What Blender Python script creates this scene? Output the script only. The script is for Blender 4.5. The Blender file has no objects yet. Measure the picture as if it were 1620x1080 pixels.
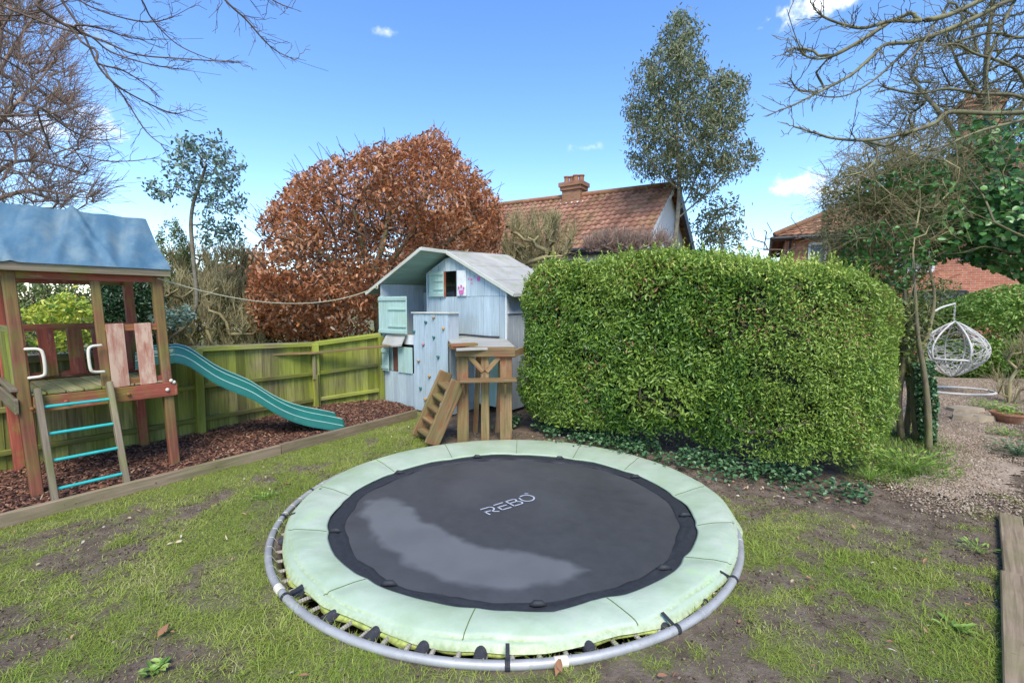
import bpy, math, random
import numpy as np
from math import radians, sin, cos, pi
random.seed(7)
RS = np.random.RandomState(11)
S = bpy.context.scene
COL = S.collection

# ------------------------------------------------------------------ camera
EYE = 1.72; FPX = 745.0; PITCH = radians(4.2987)
cd = bpy.data.cameras.new('camera'); cam = bpy.data.objects.new('camera', cd); COL.objects.link(cam)
cd.sensor_width = 36.0; cd.lens = 36.0 * FPX / 1620.0
cd.clip_start = 0.05; cd.clip_end = 3000
cam.location = (0, 0, EYE); cam.rotation_euler = (radians(90) - PITCH, 0, 0)
S.camera = cam
S.view_settings.view_transform = 'Standard'; S.view_settings.look = 'None'
S.view_settings.gamma = 1.0; S.view_settings.use_curve_mapping = False
S.view_settings.exposure = 1.22

# ------------------------------------------------------------------ sky and sun
SUN_EL = radians(52); SUN_AZ = radians(174)     # azimuth clockwise from +Y: behind the camera, a little to its right
w = bpy.data.worlds.new("World"); S.world = w; w.use_nodes = True
nt = w.node_tree; nt.nodes.clear()
def wn(t, **k):
    n = nt.nodes.new(t)
    for a, b in k.items(): setattr(n, a, b)
    return n
out = wn('ShaderNodeOutputWorld'); bg = wn('ShaderNodeBackground'); bg.inputs[1].default_value = 0.125
sky = wn('ShaderNodeTexSky', sky_type='NISHITA'); sky.sun_disc = False
sky.sun_elevation = SUN_EL; sky.sun_rotation = SUN_AZ
sky.air_density = 1.0; sky.dust_density = 0.2; sky.ozone_density = 2.3; sky.altitude = 0
nt.links.new(bg.outputs[0], out.inputs[0])
tc = wn('ShaderNodeTexCoord')
def ray(u, v):
    dx = (u - 810) / FPX; dz = -(v - 540) / FPX
    return np.array([dx, cos(PITCH) + dz * sin(PITCH), -sin(PITCH) + dz * cos(PITCH)])
hs = wn('ShaderNodeHueSaturation'); hs.inputs['Hue'].default_value = .507; hs.inputs['Saturation'].default_value = 1.2; hs.inputs['Value'].default_value = 1.12
nt.links.new(sky.outputs[0], hs.inputs['Color'])
noi = wn('ShaderNodeTexNoise'); noi.inputs['Scale'].default_value = 26; noi.inputs['Detail'].default_value = 8; noi.inputs['Roughness'].default_value = .62
nt.links.new(tc.outputs['Generated'], noi.inputs['Vector'])
total = None
# small fair-weather clouds: direction of each, half width, flatness, strength
for (u, v, rad, flat, st) in ((1300, 2, .085, 3.2, 1.0), (1272, 288, .055, 2.2, 1.0), (1310, 300, .06, 2.4, .8), (612, 50, .024, 2.4, .5),
                              (927, 233, .04, 3.2, .45), (128, 188, .05, 1.8, .9), (75, 205, .05, 2.0, .6), (95, 35, .05, 3.0, .3)):
    d = ray(u, v); d /= np.linalg.norm(d)
    sub = wn('ShaderNodeVectorMath', operation='SUBTRACT'); nt.links.new(tc.outputs['Generated'], sub.inputs[0]); sub.inputs[1].default_value = tuple(d)
    mul = wn('ShaderNodeVectorMath', operation='MULTIPLY'); nt.links.new(sub.outputs[0], mul.inputs[0]); mul.inputs[1].default_value = (1, 1, flat)
    ln = wn('ShaderNodeVectorMath', operation='LENGTH'); nt.links.new(mul.outputs[0], ln.inputs[0])
    dv = wn('ShaderNodeMath', operation='DIVIDE'); nt.links.new(ln.outputs['Value'], dv.inputs[0]); dv.inputs[1].default_value = rad
    ad = wn('ShaderNodeMath', operation='SUBTRACT'); ad.inputs[0].default_value = 1.0; nt.links.new(dv.outputs[0], ad.inputs[1])
    nn = wn('ShaderNodeMath', operation='MULTIPLY_ADD'); nt.links.new(noi.outputs[0], nn.inputs[0]); nn.inputs[1].default_value = 3.2; nn.inputs[2].default_value = -1.6
    a2 = wn('ShaderNodeMath', operation='ADD'); nt.links.new(ad.outputs[0], a2.inputs[0]); nt.links.new(nn.outputs[0], a2.inputs[1])
    mr = wn('ShaderNodeMapRange'); mr.interpolation_type = 'SMOOTHSTEP'; nt.links.new(a2.outputs[0], mr.inputs[0])
    mr.inputs[1].default_value = 0.05; mr.inputs[2].default_value = 1.0; mr.inputs[4].default_value = st
    if total is None: total = mr.outputs[0]
    else:
        mx = wn('ShaderNodeMath', operation='MAXIMUM'); nt.links.new(total, mx.inputs[0]); nt.links.new(mr.outputs[0], mx.inputs[1]); total = mx.outputs[0]
mix = wn('ShaderNodeMix', data_type='RGBA'); nt.links.new(total, mix.inputs[0]); nt.links.new(hs.outputs[0], mix.inputs[6])
mix.inputs[7].default_value = (5.2, 5.4, 5.9, 1)
nt.links.new(mix.outputs[2], bg.inputs[0])
ld = bpy.data.lights.new('sun', 'SUN'); ld.energy = 2.2; ld.angle = radians(28); ld.color = (1.0, .93, .82)
sun = bpy.data.objects.new('sun', ld); COL.objects.link(sun)
# light travels from the sun: direction vector towards the sun is (sin az, cos az)*cos el, sin el
from mathutils import Vector
sv = Vector((sin(SUN_AZ) * cos(SUN_EL), cos(SUN_AZ) * cos(SUN_EL), sin(SUN_EL)))
sun.rotation_euler = sv.to_track_quat('Z', 'Y').to_euler()
sun.location = (0, 0, 20)

# ------------------------------------------------------------------ helpers
def G(u, v, z=0.0):
    r = ray(u, v); t = (z - EYE) / r[2]
    return r * t + np.array([0, 0, EYE])
def D(u, v, y):
    r = ray(u, v); return r * (y / r[1]) + np.array([0, 0, EYE])
A3 = lambda *p: np.array(p, float)
def unit(v): v = np.asarray(v, float); return v / (np.linalg.norm(v) + 1e-12)

_tabs = {}
def vnoise(x, y, scale, seed=0):
    if seed not in _tabs: _tabs[seed] = np.random.RandomState(100 + seed).rand(256, 256)
    t = _tabs[seed]; x = np.asarray(x, float) * scale + 1000; y = np.asarray(y, float) * scale + 1000
    xi = np.floor(x).astype(int); yi = np.floor(y).astype(int); fx = x - xi; fy = y - yi
    fx = fx * fx * (3 - 2 * fx); fy = fy * fy * (3 - 2 * fy)
    a = t[xi % 256, yi % 256]; b = t[(xi + 1) % 256, yi % 256]; c = t[xi % 256, (yi + 1) % 256]; d = t[(xi + 1) % 256, (yi + 1) % 256]
    return (a * (1 - fx) + b * fx) * (1 - fy) + (c * (1 - fx) + d * fx) * fy
def fbm(x, y, scale, seed=0, oc=4):
    s = 0; a = .5; tot = 0
    for i in range(oc):
        s = s + a * vnoise(x, y, scale * 2 ** i, seed + i); tot += a; a *= .5
    return s / tot
def inpoly(x, y, poly):
    x = np.asarray(x, float); y = np.asarray(y, float); r = np.zeros(x.shape, bool); n = len(poly)
    for i in range(n):
        x1, y1 = poly[i][:2]; x2, y2 = poly[(i + 1) % n][:2]
        if y1 == y2: continue
        c = ((y1 > y) != (y2 > y)) & (x < (x2 - x1) * (y - y1) / (y2 - y1) + x1)
        r ^= c
    return r
def polydist(x, y, poly):
    x = np.asarray(x, float); y = np.asarray(y, float); best = np.full(x.shape, 1e9); n = len(poly)
    for i in range(n):
        x1, y1 = poly[i][:2]; x2, y2 = poly[(i + 1) % n][:2]
        dx, dy = x2 - x1, y2 - y1; t = np.clip(((x - x1) * dx + (y - y1) * dy) / (dx * dx + dy * dy + 1e-12), 0, 1)
        best = np.minimum(best, np.hypot(x - x1 - t * dx, y - y1 - t * dy))
    return np.where(inpoly(x, y, poly), best, -best)      # positive inside

ORG = {}
def props(o, label=None, cat=None, group=None, kind=None):
    if label: o['label'] = label
    if cat: o['category'] = cat
    if group: o['group'] = group
    if kind: o['kind'] = kind
    return o
def thing(name, loc, label, cat, group=None):
    o = bpy.data.objects.new(name, None); COL.objects.link(o); o.empty_display_size = .2
    o.location = tuple(loc); ORG[o.name] = np.array(loc, float)
    return props(o, label, cat, group)
def rotf(axis_x, axis_y, axis_z): return np.stack([axis_x, axis_y, axis_z], 1)

class MB:
    def __init__(s): s.V = []; s.F = []; s.R = []; s.g = []; s.n = 0
    def add(s, V, F, g=None, rnd=None):
        V = np.asarray(V, float).reshape(-1, 3); s.V.append(V); s.F += [tuple(int(i) + s.n for i in f) for f in F]
        r = RS.rand() if rnd is None else rnd
        s.R += [r] * len(F); s.g.append(V if g is None else np.asarray(g, float).reshape(-1, 3)); s.n += len(V); return s
    def beam(s, p0, p1, wd, th, side=None, rnd=None):
        """box from p0 to p1; wd measured along 'side', th along the third direction"""
        p0 = np.asarray(p0, float); p1 = np.asarray(p1, float); L = np.linalg.norm(p1 - p0); a = (p1 - p0) / L
        if side is None: side = np.cross(a, (0, 0, 1)) if abs(a[2]) < .95 else A3(1, 0, 0)
        b = np.asarray(side, float); b = unit(b - a * np.dot(a, b)); c = np.cross(a, b)
        V = []; g = []; o = RS.rand() * 50
        for i in (0, 1):
            for j in (-1, 1):
                for k in (-1, 1):
                    V.append(p0 + a * L * i + b * wd / 2 * j + c * th / 2 * k); g.append((L * i + o, wd / 2 * j + o, th / 2 * k))
        F = [(0, 1, 3, 2), (4, 6, 7, 5), (0, 4, 5, 1), (2, 3, 7, 6), (0, 2, 6, 4), (1, 5, 7, 3)]
        return s.add(V, F, g, rnd)
    def quad(s, pts, uv=None, rnd=None):
        g = None if uv is None else [(a, b, 0) for a, b in uv]
        return s.add(pts, [tuple(range(len(pts)))], g, rnd)
    def slab(s, pts, th, nrm=None, uv=None, rnd=None):
        """polygon given in order, thickened backwards by th along -normal"""
        P = np.asarray(pts, float); n = len(P)
        nr = unit(np.cross(P[1] - P[0], P[2] - P[0])) if nrm is None else unit(nrm)
        V = np.vstack([P, P - nr * th]); F = [tuple(range(n)), tuple(range(2 * n - 1, n - 1, -1))] + [(i, n + i, n + (i + 1) % n, (i + 1) % n) for i in range(n)]
        e = unit(P[1] - P[0]); f = np.cross(nr, e); o = RS.rand() * 30
        g = np.stack([(V - P[0]) @ f + o, (V - P[0]) @ e + o, (V - P[0]) @ nr], 1) if uv is None else uv
        return s.add(V, F, g, rnd)
    def tube(s, P, R, n=8, rnd=None, cap=True, squash=None):
        P = np.asarray(P, float); m = len(P); R = np.full(m, R, float) if np.isscalar(R) else np.asarray(R, float)
        T = np.gradient(P, axis=0); T /= (np.linalg.norm(T, axis=1)[:, None] + 1e-12)
        u = np.cross(T[0], (0, 0, 1)); 
        if np.linalg.norm(u) < .1: u = np.cross(T[0], (0, 1, 0))
        u = unit(u); ang = np.arange(n) * 2 * pi / n; V = []; g = []; L = 0; o = RS.rand() * 20
        for i in range(m):
            u = unit(u - T[i] * np.dot(u, T[i])); v = np.cross(T[i], u)
            if i: L += np.linalg.norm(P[i] - P[i - 1])
            V.append(P[i] + R[i] * (np.cos(ang)[:, None] * u + np.sin(ang)[:, None] * v))
            g.append(np.stack([np.full(n, L + o), R[i] * np.cos(ang) , R[i] * np.sin(ang)], 1))
        F = [(i * n + j, i * n + (j + 1) % n, (i + 1) * n + (j + 1) % n, (i + 1) * n + j) for i in range(m - 1) for j in range(n)]
        if cap: F += [tuple(range(n - 1, -1, -1)), tuple((m - 1) * n + j for j in range(n))]
        return s.add(np.vstack(V), F, np.vstack(g), rnd)
    def lathe(s, c, prof, n=24, rnd=None, axis=(0, 0, 1)):
        ax = unit(axis); u = unit(np.cross(ax, (0, 1, 0.3))); v = np.cross(ax, u); ang = np.arange(n) * 2 * pi / n
        V = np.vstack([np.asarray(c) + ax * z + r * (np.cos(ang)[:, None] * u + np.sin(ang)[:, None] * v) for r, z in prof]); m = len(prof)
        F = [(i * n + j, i * n + (j + 1) % n, (i + 1) * n + (j + 1) % n, (i + 1) * n + j) for i in range(m - 1) for j in range(n)]
        F += [tuple(range(n - 1, -1, -1)), tuple((m - 1) * n + j for j in range(n))]
        return s.add(V, F, None, rnd)
    def grid(s, P, g=None, rnd=None, close=False):
        """P (m,n,3) surface"""
        m, n = P.shape[:2]; F = []
        for i in range(m - 1):
            for j in range(n if close else n - 1):
                F.append((i * n + j, i * n + (j + 1) % n, (i + 1) * n + (j + 1) % n, (i + 1) * n + j))
        return s.add(P.reshape(-1, 3), F, None if g is None else g.reshape(-1, 3), rnd)
    def build(s, name, m, parent=None, loc=None, smooth=False, bevel=0, label=None):
        V = np.vstack(s.V); g = np.vstack(s.g)
        if parent is not None: org = ORG[parent.name]
        else: org = np.array(loc if loc is not None else (V[:, 0].mean(), V[:, 1].mean(), V[:, 2].min()), float)
        me = bpy.data.meshes.new(name); me.from_pydata((V - org).tolist(), [], s.F)
        a = me.attributes.new('gco', 'FLOAT_VECTOR', 'POINT'); a.data.foreach_set('vector', g.astype(np.float32).ravel())
        a = me.attributes.new('rnd', 'FLOAT', 'FACE'); a.data.foreach_set('value', np.array(s.R, np.float32))
        me.materials.append(m)
        if smooth: me.polygons.foreach_set('use_smooth', [True] * len(me.polygons))
        o = bpy.data.objects.new(name, me); COL.objects.link(o)
        if parent is not None: o.parent = parent; ORG[o.name] = org
        else: o.location = tuple(org); ORG[o.name] = org
        if bevel:
            b = o.modifiers.new('bevel', 'BEVEL'); b.width = bevel; b.segments = 1; b.limit_method = 'ANGLE'
        if label: o['label'] = label
        return o

def np_mesh(name, V, F, R, m, parent=None, loc=None, kind=None, smooth=False, extra=None):
    """V (n,3), F (k,c) int array of equal-size faces, R per-face random value"""
    org = ORG[parent.name] if parent is not None else np.array(loc if loc is not None else (V[:, 0].mean(), V[:, 1].mean(), V[:, 2].min()), float)
    me = bpy.data.meshes.new(name); me.vertices.add(len(V)); me.vertices.foreach_set('co', (V - org).astype(np.float32).ravel())
    k, c = F.shape; me.loops.add(k * c); me.loops.foreach_set('vertex_index', F.astype(np.int32).ravel())
    me.polygons.add(k); me.polygons.foreach_set('loop_start', (np.arange(k) * c).astype(np.int32))
    try: me.polygons.foreach_set('loop_total', np.full(k, c, np.int32))
    except Exception: pass
    me.update(calc_edges=True)
    a = me.attributes.new('rnd', 'FLOAT', 'FACE'); a.data.foreach_set('value', np.asarray(R, np.float32))
    for nm, arr in (extra or {}).items():
        a = me.attributes.new(nm, 'FLOAT', 'POINT'); a.data.foreach_set('value', np.asarray(arr, np.float32))
    if smooth: me.polygons.foreach_set('use_smooth', [True] * k)
    me.materials.append(m); me.validate()
    o = bpy.data.objects.new(name, me); COL.objects.link(o)
    if parent is not None: o.parent = parent
    else: o.location = tuple(org)
    ORG[o.name] = org
    if kind: o['kind'] = kind
    return o

# leaf outlines: (along, across) of base, left low, left high, tip and mirrored
def leaves(C, N, L, W, wide=.45, fold=.25, droop=0.0, T=None, twist=1.0):
    """C centres, N normals (n,3), L, W lengths; returns V, F, with two folded quads a leaf"""
    n = len(C); N = N / (np.linalg.norm(N, axis=1)[:, None] + 1e-9)
    if T is None: T = RS.normal(size=(n, 3))
    T = T + RS.normal(size=(n, 3)) * .35 * twist
    T[:, 2] -= droop
    T = T - N * (T * N).sum(1)[:, None]; T /= np.linalg.norm(T, axis=1)[:, None] + 1e-9
    B = np.cross(N, T); L = np.broadcast_to(L, (n,))[:, None]; W = np.broadcast_to(W, (n,))[:, None]
    f = W * fold
    base = C - T * L * .5; tip = C + T * L * .5 - N * L * .08
    l1 = C - T * L * (.5 - wide * .55) + B * W * .42 + N * f * .8; l2 = C + T * L * (.5 - (1 - wide) * .62) + B * W * .4 + N * f * .7
    r1 = C - T * L * (.5 - wide * .55) - B * W * .42 + N * f * .8; r2 = C + T * L * (.5 - (1 - wide) * .62) - B * W * .4 + N * f * .7
    V = np.stack([base, l1, l2, tip, r2, r1], 1).reshape(-1, 3)
    i = np.arange(n)[:, None] * 6
    F = np.concatenate([i + np.array([0, 3, 2, 1]), i + np.array([0, 5, 4, 3])], 1).reshape(-1, 4)
    return V, F
def leaf_obj(name, C, N, L, W, m, parent=None, **k):
    R = k.pop('R', None); kind = k.pop('kind', None); loc = k.pop('loc', None)
    V, F = leaves(C, N, L, W, **k); R = RS.rand(len(C)) if R is None else R
    return np_mesh(name, V, F, np.repeat(R, 2), m, parent, loc=loc, kind=kind)

def smooth_path(P, k=6):
    P = np.asarray(P, float); Q = np.vstack([2 * P[0] - P[1], P, 2 * P[-1] - P[-2]]); o = []
    for i in range(1, len(Q) - 2):
        for t in np.arange(k) / k:
            a, b, c, d = Q[i - 1], Q[i], Q[i + 1], Q[i + 2]
            o.append(.5 * ((2 * b) + (-a + c) * t + (2 * a - 5 * b + 4 * c - d) * t * t + (-a + 3 * b - 3 * c + d) * t ** 3))
    o.append(P[-1]); return np.array(o)

class Tree:
    """branch skeleton: trunk polylines, then attractors joined to the nearest earlier node by bent twigs"""
    def __init__(s): s.P = []; s.par = []; s.tips = []
    def line(s, pts, par=-1, k=5):
        Q = smooth_path(pts, k); last = par
        for i, q in enumerate(Q):
            if i == 0 and par >= 0: continue
            s.P.append(q); s.par.append(last); last = len(s.P) - 1
        return last
    def grow(s, att, order=None, step=.18, wob=.06, back=.35, sag=0.0, minz=None):
        P = np.array(s.P); rootc = P
        d0 = np.array([np.min(((rootc - a) ** 2).sum(1)) for a in att]); idx = np.argsort(d0)
        cap = len(P) + int(len(att) * 60) + 10; buf = np.zeros((cap, 3)); buf[:len(P)] = P; n = len(P)
        for ii in idx:
            a = att[ii]; d = buf[:n] - a; dist = np.sqrt((d ** 2).sum(1))
            cost = dist + back * np.maximum(0, (buf[:n, 2] - a[2]))       # prefer joining from below
            j = int(np.argmin(cost)); L = dist[j]; k = max(1, int(L / step)); 
            if n + k >= cap: break
            st = buf[j].copy(); pj = s.par[j]
            pd = unit(buf[j] - buf[pj]) if pj >= 0 else A3(0, 0, 1)
            c1 = st + pd * L * .3
            last = j
            off = RS.normal(size=3) * wob * L
            for t in np.arange(1, k + 1) / k:
                q = (1 - t) ** 2 * st + 2 * t * (1 - t) * c1 + t * t * a
                q = q * 1.0 + off * sin(pi * t) * .6 + (RS.normal(size=3) * wob * .25 * step if t < 1 else 0) ; q[2] -= sag * sin(pi * t) * L
                buf[n] = q; s.P.append(q); s.par.append(last); last = n; n += 1
            s.tips.append(last)
        return s
    def spray(s, n, length, up=.6, out=.6, jit=.35, cx=None, frm=0, nodes=None):
        """n fine, nearly straight twigs leaving the outer branches outwards and upwards"""
        P = np.array(s.P); c = P.mean(0) if cx is None else np.asarray(cx, float); last_ = len(P)
        pick = RS.randint(frm, last_, n) if nodes is None else np.asarray(s.tips)[RS.randint(0, len(s.tips), n)]
        for j in pick:
            p = s.P[j]; o_ = p - c; o_[2] *= .3; d = unit(unit(o_) * out + A3(0, 0, up) + RS.normal(size=3) * jit); L = length * RS.uniform(.3, 1.1); last = int(j); bend = RS.normal(size=3) * .12 * L
            for t in (.35, .7, 1.0):
                s.P.append(p + d * L * t + bend * t * t + RS.normal(size=3) * .012 * L); s.par.append(last); last = len(s.P) - 1
                if t == .35 and RS.rand() < .5:
                    s.P.append(s.P[-1] + unit(d + RS.normal(size=3) * .6) * L * .35); s.par.append(last)
        return s
    def radii(s, r0, p=2.3, rmax=None):
        n = len(s.P); acc = np.zeros(n)
        for i in range(n - 1, -1, -1):
            if acc[i] == 0: acc[i] = r0 ** p
            j = s.par[i]
            if j >= 0: acc[j] += acc[i]
        r = acc ** (1 / p)
        # the parent never gets the sum twice along a plain chain
        return r
    def build(s, name, m, parent, r0=.003, p=2.3, rscale=1.0, rcap=None):
        n = len(s.P); P = np.array(s.P); ch = [[] for _ in range(n)]
        for i, j in enumerate(s.par):
            if j >= 0: ch[j].append(i)
        acc = np.zeros(n)
        for i in range(n - 1, -1, -1):
            acc[i] = r0 ** p if not ch[i] else sum(acc[c] for c in ch[i])
        r = acc ** (1 / p) * rscale
        if rcap is not None: r = np.minimum(r, rcap)
        s.r = r; mb = MB(); todo = [i for i in range(n) if s.par[i] < 0]; starts = [(i, None) for i in todo]
        Vs = []; Fs = []; base = 0; Rs = []; gs = []
        while starts:
            i, pr = starts.pop(); chain = [i] if pr is None else [pr, i]
            cur = i
            while ch[cur]:
                cs = sorted(ch[cur], key=lambda c: -acc[c]); chain.append(cs[0])
                for c in cs[1:]: starts.append((c, cur))
                cur = cs[0]
            if len(chain) < 2: continue
            rr = r[chain].copy()
            if pr is not None: rr[0] = rr[1]
            rmx = rr.max(); k = 3 if rmx < .006 else 4 if rmx < .015 else 6 if rmx < .04 else 10
            pts = P[chain]; T = np.gradient(pts, axis=0); T /= np.linalg.norm(T, axis=1)[:, None] + 1e-9
            ref = A3(0.3, .2, 1) if abs(T[0][2]) < .8 else A3(1, .2, 0); U = np.cross(T, ref); U /= np.linalg.norm(U, axis=1)[:, None] + 1e-9; W = np.cross(T, U)
            ang = np.arange(k) * 2 * pi / k
            V = pts[:, None, :] + rr[:, None, None] * (np.cos(ang)[None, :, None] * U[:, None, :] + np.sin(ang)[None, :, None] * W[:, None, :])
            mm = len(chain); ii = (np.arange(mm - 1)[:, None] * k + np.arange(k)[None, :]); jj = (np.arange(mm - 1)[:, None] * k + (np.arange(k)[None, :] + 1) % k)
            Fs.append((np.stack([ii, jj, jj + k, ii + k], -1).reshape(-1, 4)) + base); Vs.append(V.reshape(-1, 3)); base += mm * k
            Rs.append(np.full((mm - 1) * k, RS.rand()))
        return np_mesh(name, np.vstack(Vs), np.vstack(Fs), np.concatenate(Rs), m, parent, smooth=True)

# ------------------------------------------------------------------ materials
class NT:
    def __init__(s, name):
        s.m = bpy.data.materials.new(name); s.m.use_nodes = True; s.t = s.m.node_tree; s.t.nodes.clear()
        s.out = s.n('ShaderNodeOutputMaterial'); s.p = s.n('ShaderNodeBsdfPrincipled'); s.l(s.p.outputs[0], s.out.inputs[0])
    def n(s, t, **k):
        x = s.t.nodes.new(t)
        for a, b in k.items(): setattr(x, a, b)
        return x
    def l(s, a, b): s.t.links.new(a, b)
    def attr(s, nm, o='Fac'): return s.n('ShaderNodeAttribute', attribute_name=nm).outputs[o]
    def obj(s): return s.n('ShaderNodeTexCoord').outputs['Object']
    def scale(s, v, sc):
        x = s.n('ShaderNodeVectorMath', operation='MULTIPLY'); s.l(v, x.inputs[0]); x.inputs[1].default_value = sc; return x.outputs[0]
    def noise(s, v, sc=5, det=5, rough=.55, dist=0):
        x = s.n('ShaderNodeTexNoise'); s.l(v, x.inputs['Vector']); x.inputs['Scale'].default_value = sc; x.inputs['Detail'].default_value = det
        x.inputs['Roughness'].default_value = rough; x.inputs['Distortion'].default_value = dist; return x.outputs[0]
    def ramp(s, f, st, interp='LINEAR'):
        x = s.n('ShaderNodeValToRGB'); s.l(f, x.inputs[0]); e = x.color_ramp.elements; x.color_ramp.interpolation = interp
        while len(e) < len(st): e.new(.5)
        for i, (p, c) in enumerate(st):
            e[i].position = p; e[i].color = (c[0], c[1], c[2], 1) if not np.isscalar(c) else (c, c, c, 1)
        return x.outputs[0]
    def mix(s, f, a, b, mode='MIX'):
        x = s.n('ShaderNodeMix', data_type='RGBA', blend_type=mode)
        for v, i in ((f, 0), (a, 6), (b, 7)):
            if isinstance(v, (int, float)): x.inputs[i].default_value = v if i == 0 else (v, v, v, 1)
            elif isinstance(v, tuple): x.inputs[i].default_value = (v[0], v[1], v[2], 1)
            else: s.l(v, x.inputs[i])
        return x.outputs[2]
    def math(s, op, a, b=0.0, c=None):
        x = s.n('ShaderNodeMath', operation=op)
        for i, v in enumerate((a, b) if c is None else (a, b, c)):
            if isinstance(v, (int, float)): x.inputs[i].default_value = v
            else: s.l(v, x.inputs[i])
        return x.outputs[0]
    def bump(s, h, st=.3, d=.01):
        x = s.n('ShaderNodeBump'); x.inputs['Strength'].default_value = st; x.inputs['Distance'].default_value = d; s.l(h, x.inputs['Height']); s.l(x.outputs[0], s.p.inputs['Normal']); return x.outputs[0]
    def fin(s, col=None, rough=.6, spec=.5, metal=0):
        if col is not None:
            if isinstance(col, tuple): s.p.inputs['Base Color'].default_value = (*col[:3], 1)
            else: s.l(col, s.p.inputs['Base Color'])
        if isinstance(rough, (int, float)): s.p.inputs['Roughness'].default_value = rough
        else: s.l(rough, s.p.inputs['Roughness'])
        s.p.inputs['Specular IOR Level'].default_value = spec; s.p.inputs['Metallic'].default_value = metal
        return s.m

def leafmat(name, cols, rough=.45, trans=.25, clump=2.0, clumpcol=None, spec=.4, cl=(.42, .62)):
    t = NT(name); c = t.ramp(t.attr('rnd'), [(i / max(1, len(cols) - 1), x) for i, x in enumerate(cols)])
    if clumpcol:
        n = t.noise(t.obj(), clump, 3); c = t.mix(t.ramp(n, [(cl[0], 0), (cl[1], 1)]), c, clumpcol)
    t.fin(c, rough, spec)
    if trans > 0:
        tr = t.n('ShaderNodeBsdfTranslucent'); t.l(c, tr.inputs[0]); ms = t.n('ShaderNodeMixShader'); ms.inputs[0].default_value = trans
        t.l(t.p.outputs[0], ms.inputs[1]); t.l(tr.outputs[0], ms.inputs[2]); t.l(ms.outputs[0], t.out.inputs[0])
    return t.m
def woodmat(name, light, dark, algae=None, amt=.5, algae_scale=2.5, rough=.75, var=.35, grain=(2.0, 38, 38), patch=None, patch_amt=.5):
    t = NT(name); g = t.attr('gco', 'Vector'); n1 = t.noise(t.scale(g, grain), 1.0, 6, .6, .6)
    c = t.ramp(n1, [(.3, dark), (.62, light)])
    if patch: c = t.mix(t.ramp(t.noise(t.scale(g, (3.5, 14, 14)), 1, 5, .65), [(patch_amt - .06, 0), (patch_amt + .06, 1)]), c, patch)
    if algae:
        n2 = t.noise(t.obj(), algae_scale, 5, .6); c = t.mix(t.ramp(n2, [(amt - .14, 1), (amt + .14, 0)]), c, t.mix(.55, algae, t.mix(1.0, algae, t.ramp(n1, [(.3, .35), (.7, 1.2)]), 'MULTIPLY')))
    r = t.attr('rnd'); k = t.math('MULTIPLY_ADD', r, var, 1 - var / 2)
    kn = t.n('ShaderNodeCombineColor'); [t.l(k, kn.inputs[i]) for i in range(3)]
    c = t.mix(1.0, c, kn.outputs[0], 'MULTIPLY'); t.bump(n1, .45, .004); return t.fin(c, rough, .3)
def flatmat(name, col, rough=.5, metal=0, spec=.5, nscale=6, nv=.2, dirt=None, dirt_at=.6, bumpst=0):
    t = NT(name); n = t.noise(t.obj(), nscale, 6, .6); c = t.mix(1.0, col, t.ramp(n, [(.25, 1 - nv), (.75, 1 + nv * .6)]), 'MULTIPLY')
    if dirt: c = t.mix(t.ramp(t.noise(t.obj(), nscale * 1.7, 7, .7), [(dirt_at - .05, 0), (dirt_at + .12, .85)]), c, dirt)
    if bumpst: t.bump(n, bumpst, .01)
    return t.fin(c, rough, spec, metal)

M = {}
M['fence'] = woodmat('fence wood', (.25, .205, .095), (.085, .065, .032), (.24, .26, .04), .55, 1.6, var=.9)
M['fence_green'] = woodmat('green fence wood', (.28, .265, .10), (.12, .105, .04), (.27, .30, .04), .57, 2.0, var=.65)
M['redwood'] = woodmat('red stained wood', (.33, .085, .05), (.17, .045, .03), (.20, .21, .03), .40, 3.0, patch=(.36, .19, .12), patch_amt=.62)
M['redpost'] = woodmat('red post wood', (.27, .10, .055), (.14, .055, .033), (.20, .18, .045), .45, 2.6, patch=(.25, .15, .085), patch_amt=.62)
M['worn'] = woodmat('worn stained wood', (.42, .23, .16), (.30, .10, .06), None, patch=(.50, .34, .24), patch_amt=.52)
M['greywood'] = woodmat('weathered wood', (.24, .19, .13), (.11, .085, .055), (.17, .18, .05), .42, 3)
M['deck'] = woodmat('mossy deck wood', (.34, .30, .17), (.2, .17, .09), (.23, .25, .07), .5, 3)
M['stand'] = woodmat('stand wood', (.31, .19, .095), (.12, .065, .03), (.19, .165, .06), .48, 2.5, patch=(.26, .10, .045), patch_amt=.55)
M['sleeper'] = woodmat('edging wood', (.27, .20, .13), (.14, .10, .06), (.16, .15, .06), .40, 2)
M['bark'] = woodmat('bark', (.21, .17, .11), (.09, .07, .045), (.19, .19, .07), .45, 5, grain=(9, 30, 30))
def paintwood(name, col, dirt, grime):
    t = NT(name); g = t.attr('gco', 'Vector'); n1 = t.noise(t.scale(g, (2.2, 30, 30)), 1, 6, .6, .4)
    c = t.mix(1.0, col, t.ramp(n1, [(.3, .80), (.65, 1.08)]), 'MULTIPLY')
    c = t.mix(t.ramp(t.noise(t.scale(g, (4, 22, 22)), 1, 7, .75), [(.60, 0), (.70, .8)]), c, dirt)
    c = t.mix(t.ramp(t.noise(t.obj(), 2.2, 6, .7), [(.48, 0), (.75, .75)]), c, grime)
    r = t.attr('rnd'); k = t.math('MULTIPLY_ADD', r, .18, .9); kn = t.n('ShaderNodeCombineColor'); [t.l(k, kn.inputs[i]) for i in range(3)]
    c = t.mix(1.0, c, kn.outputs[0], 'MULTIPLY'); t.bump(n1, .3, .003); return t.fin(c, .6, .35)
M['blue'] = paintwood('pale blue paint', (.41, .50, .535), (.25, .27, .24), (.36, .43, .40))
M['blueg'] = paintwood('grey blue paint', (.42, .47, .51), (.2, .23, .22), (.28, .34, .33))
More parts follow.
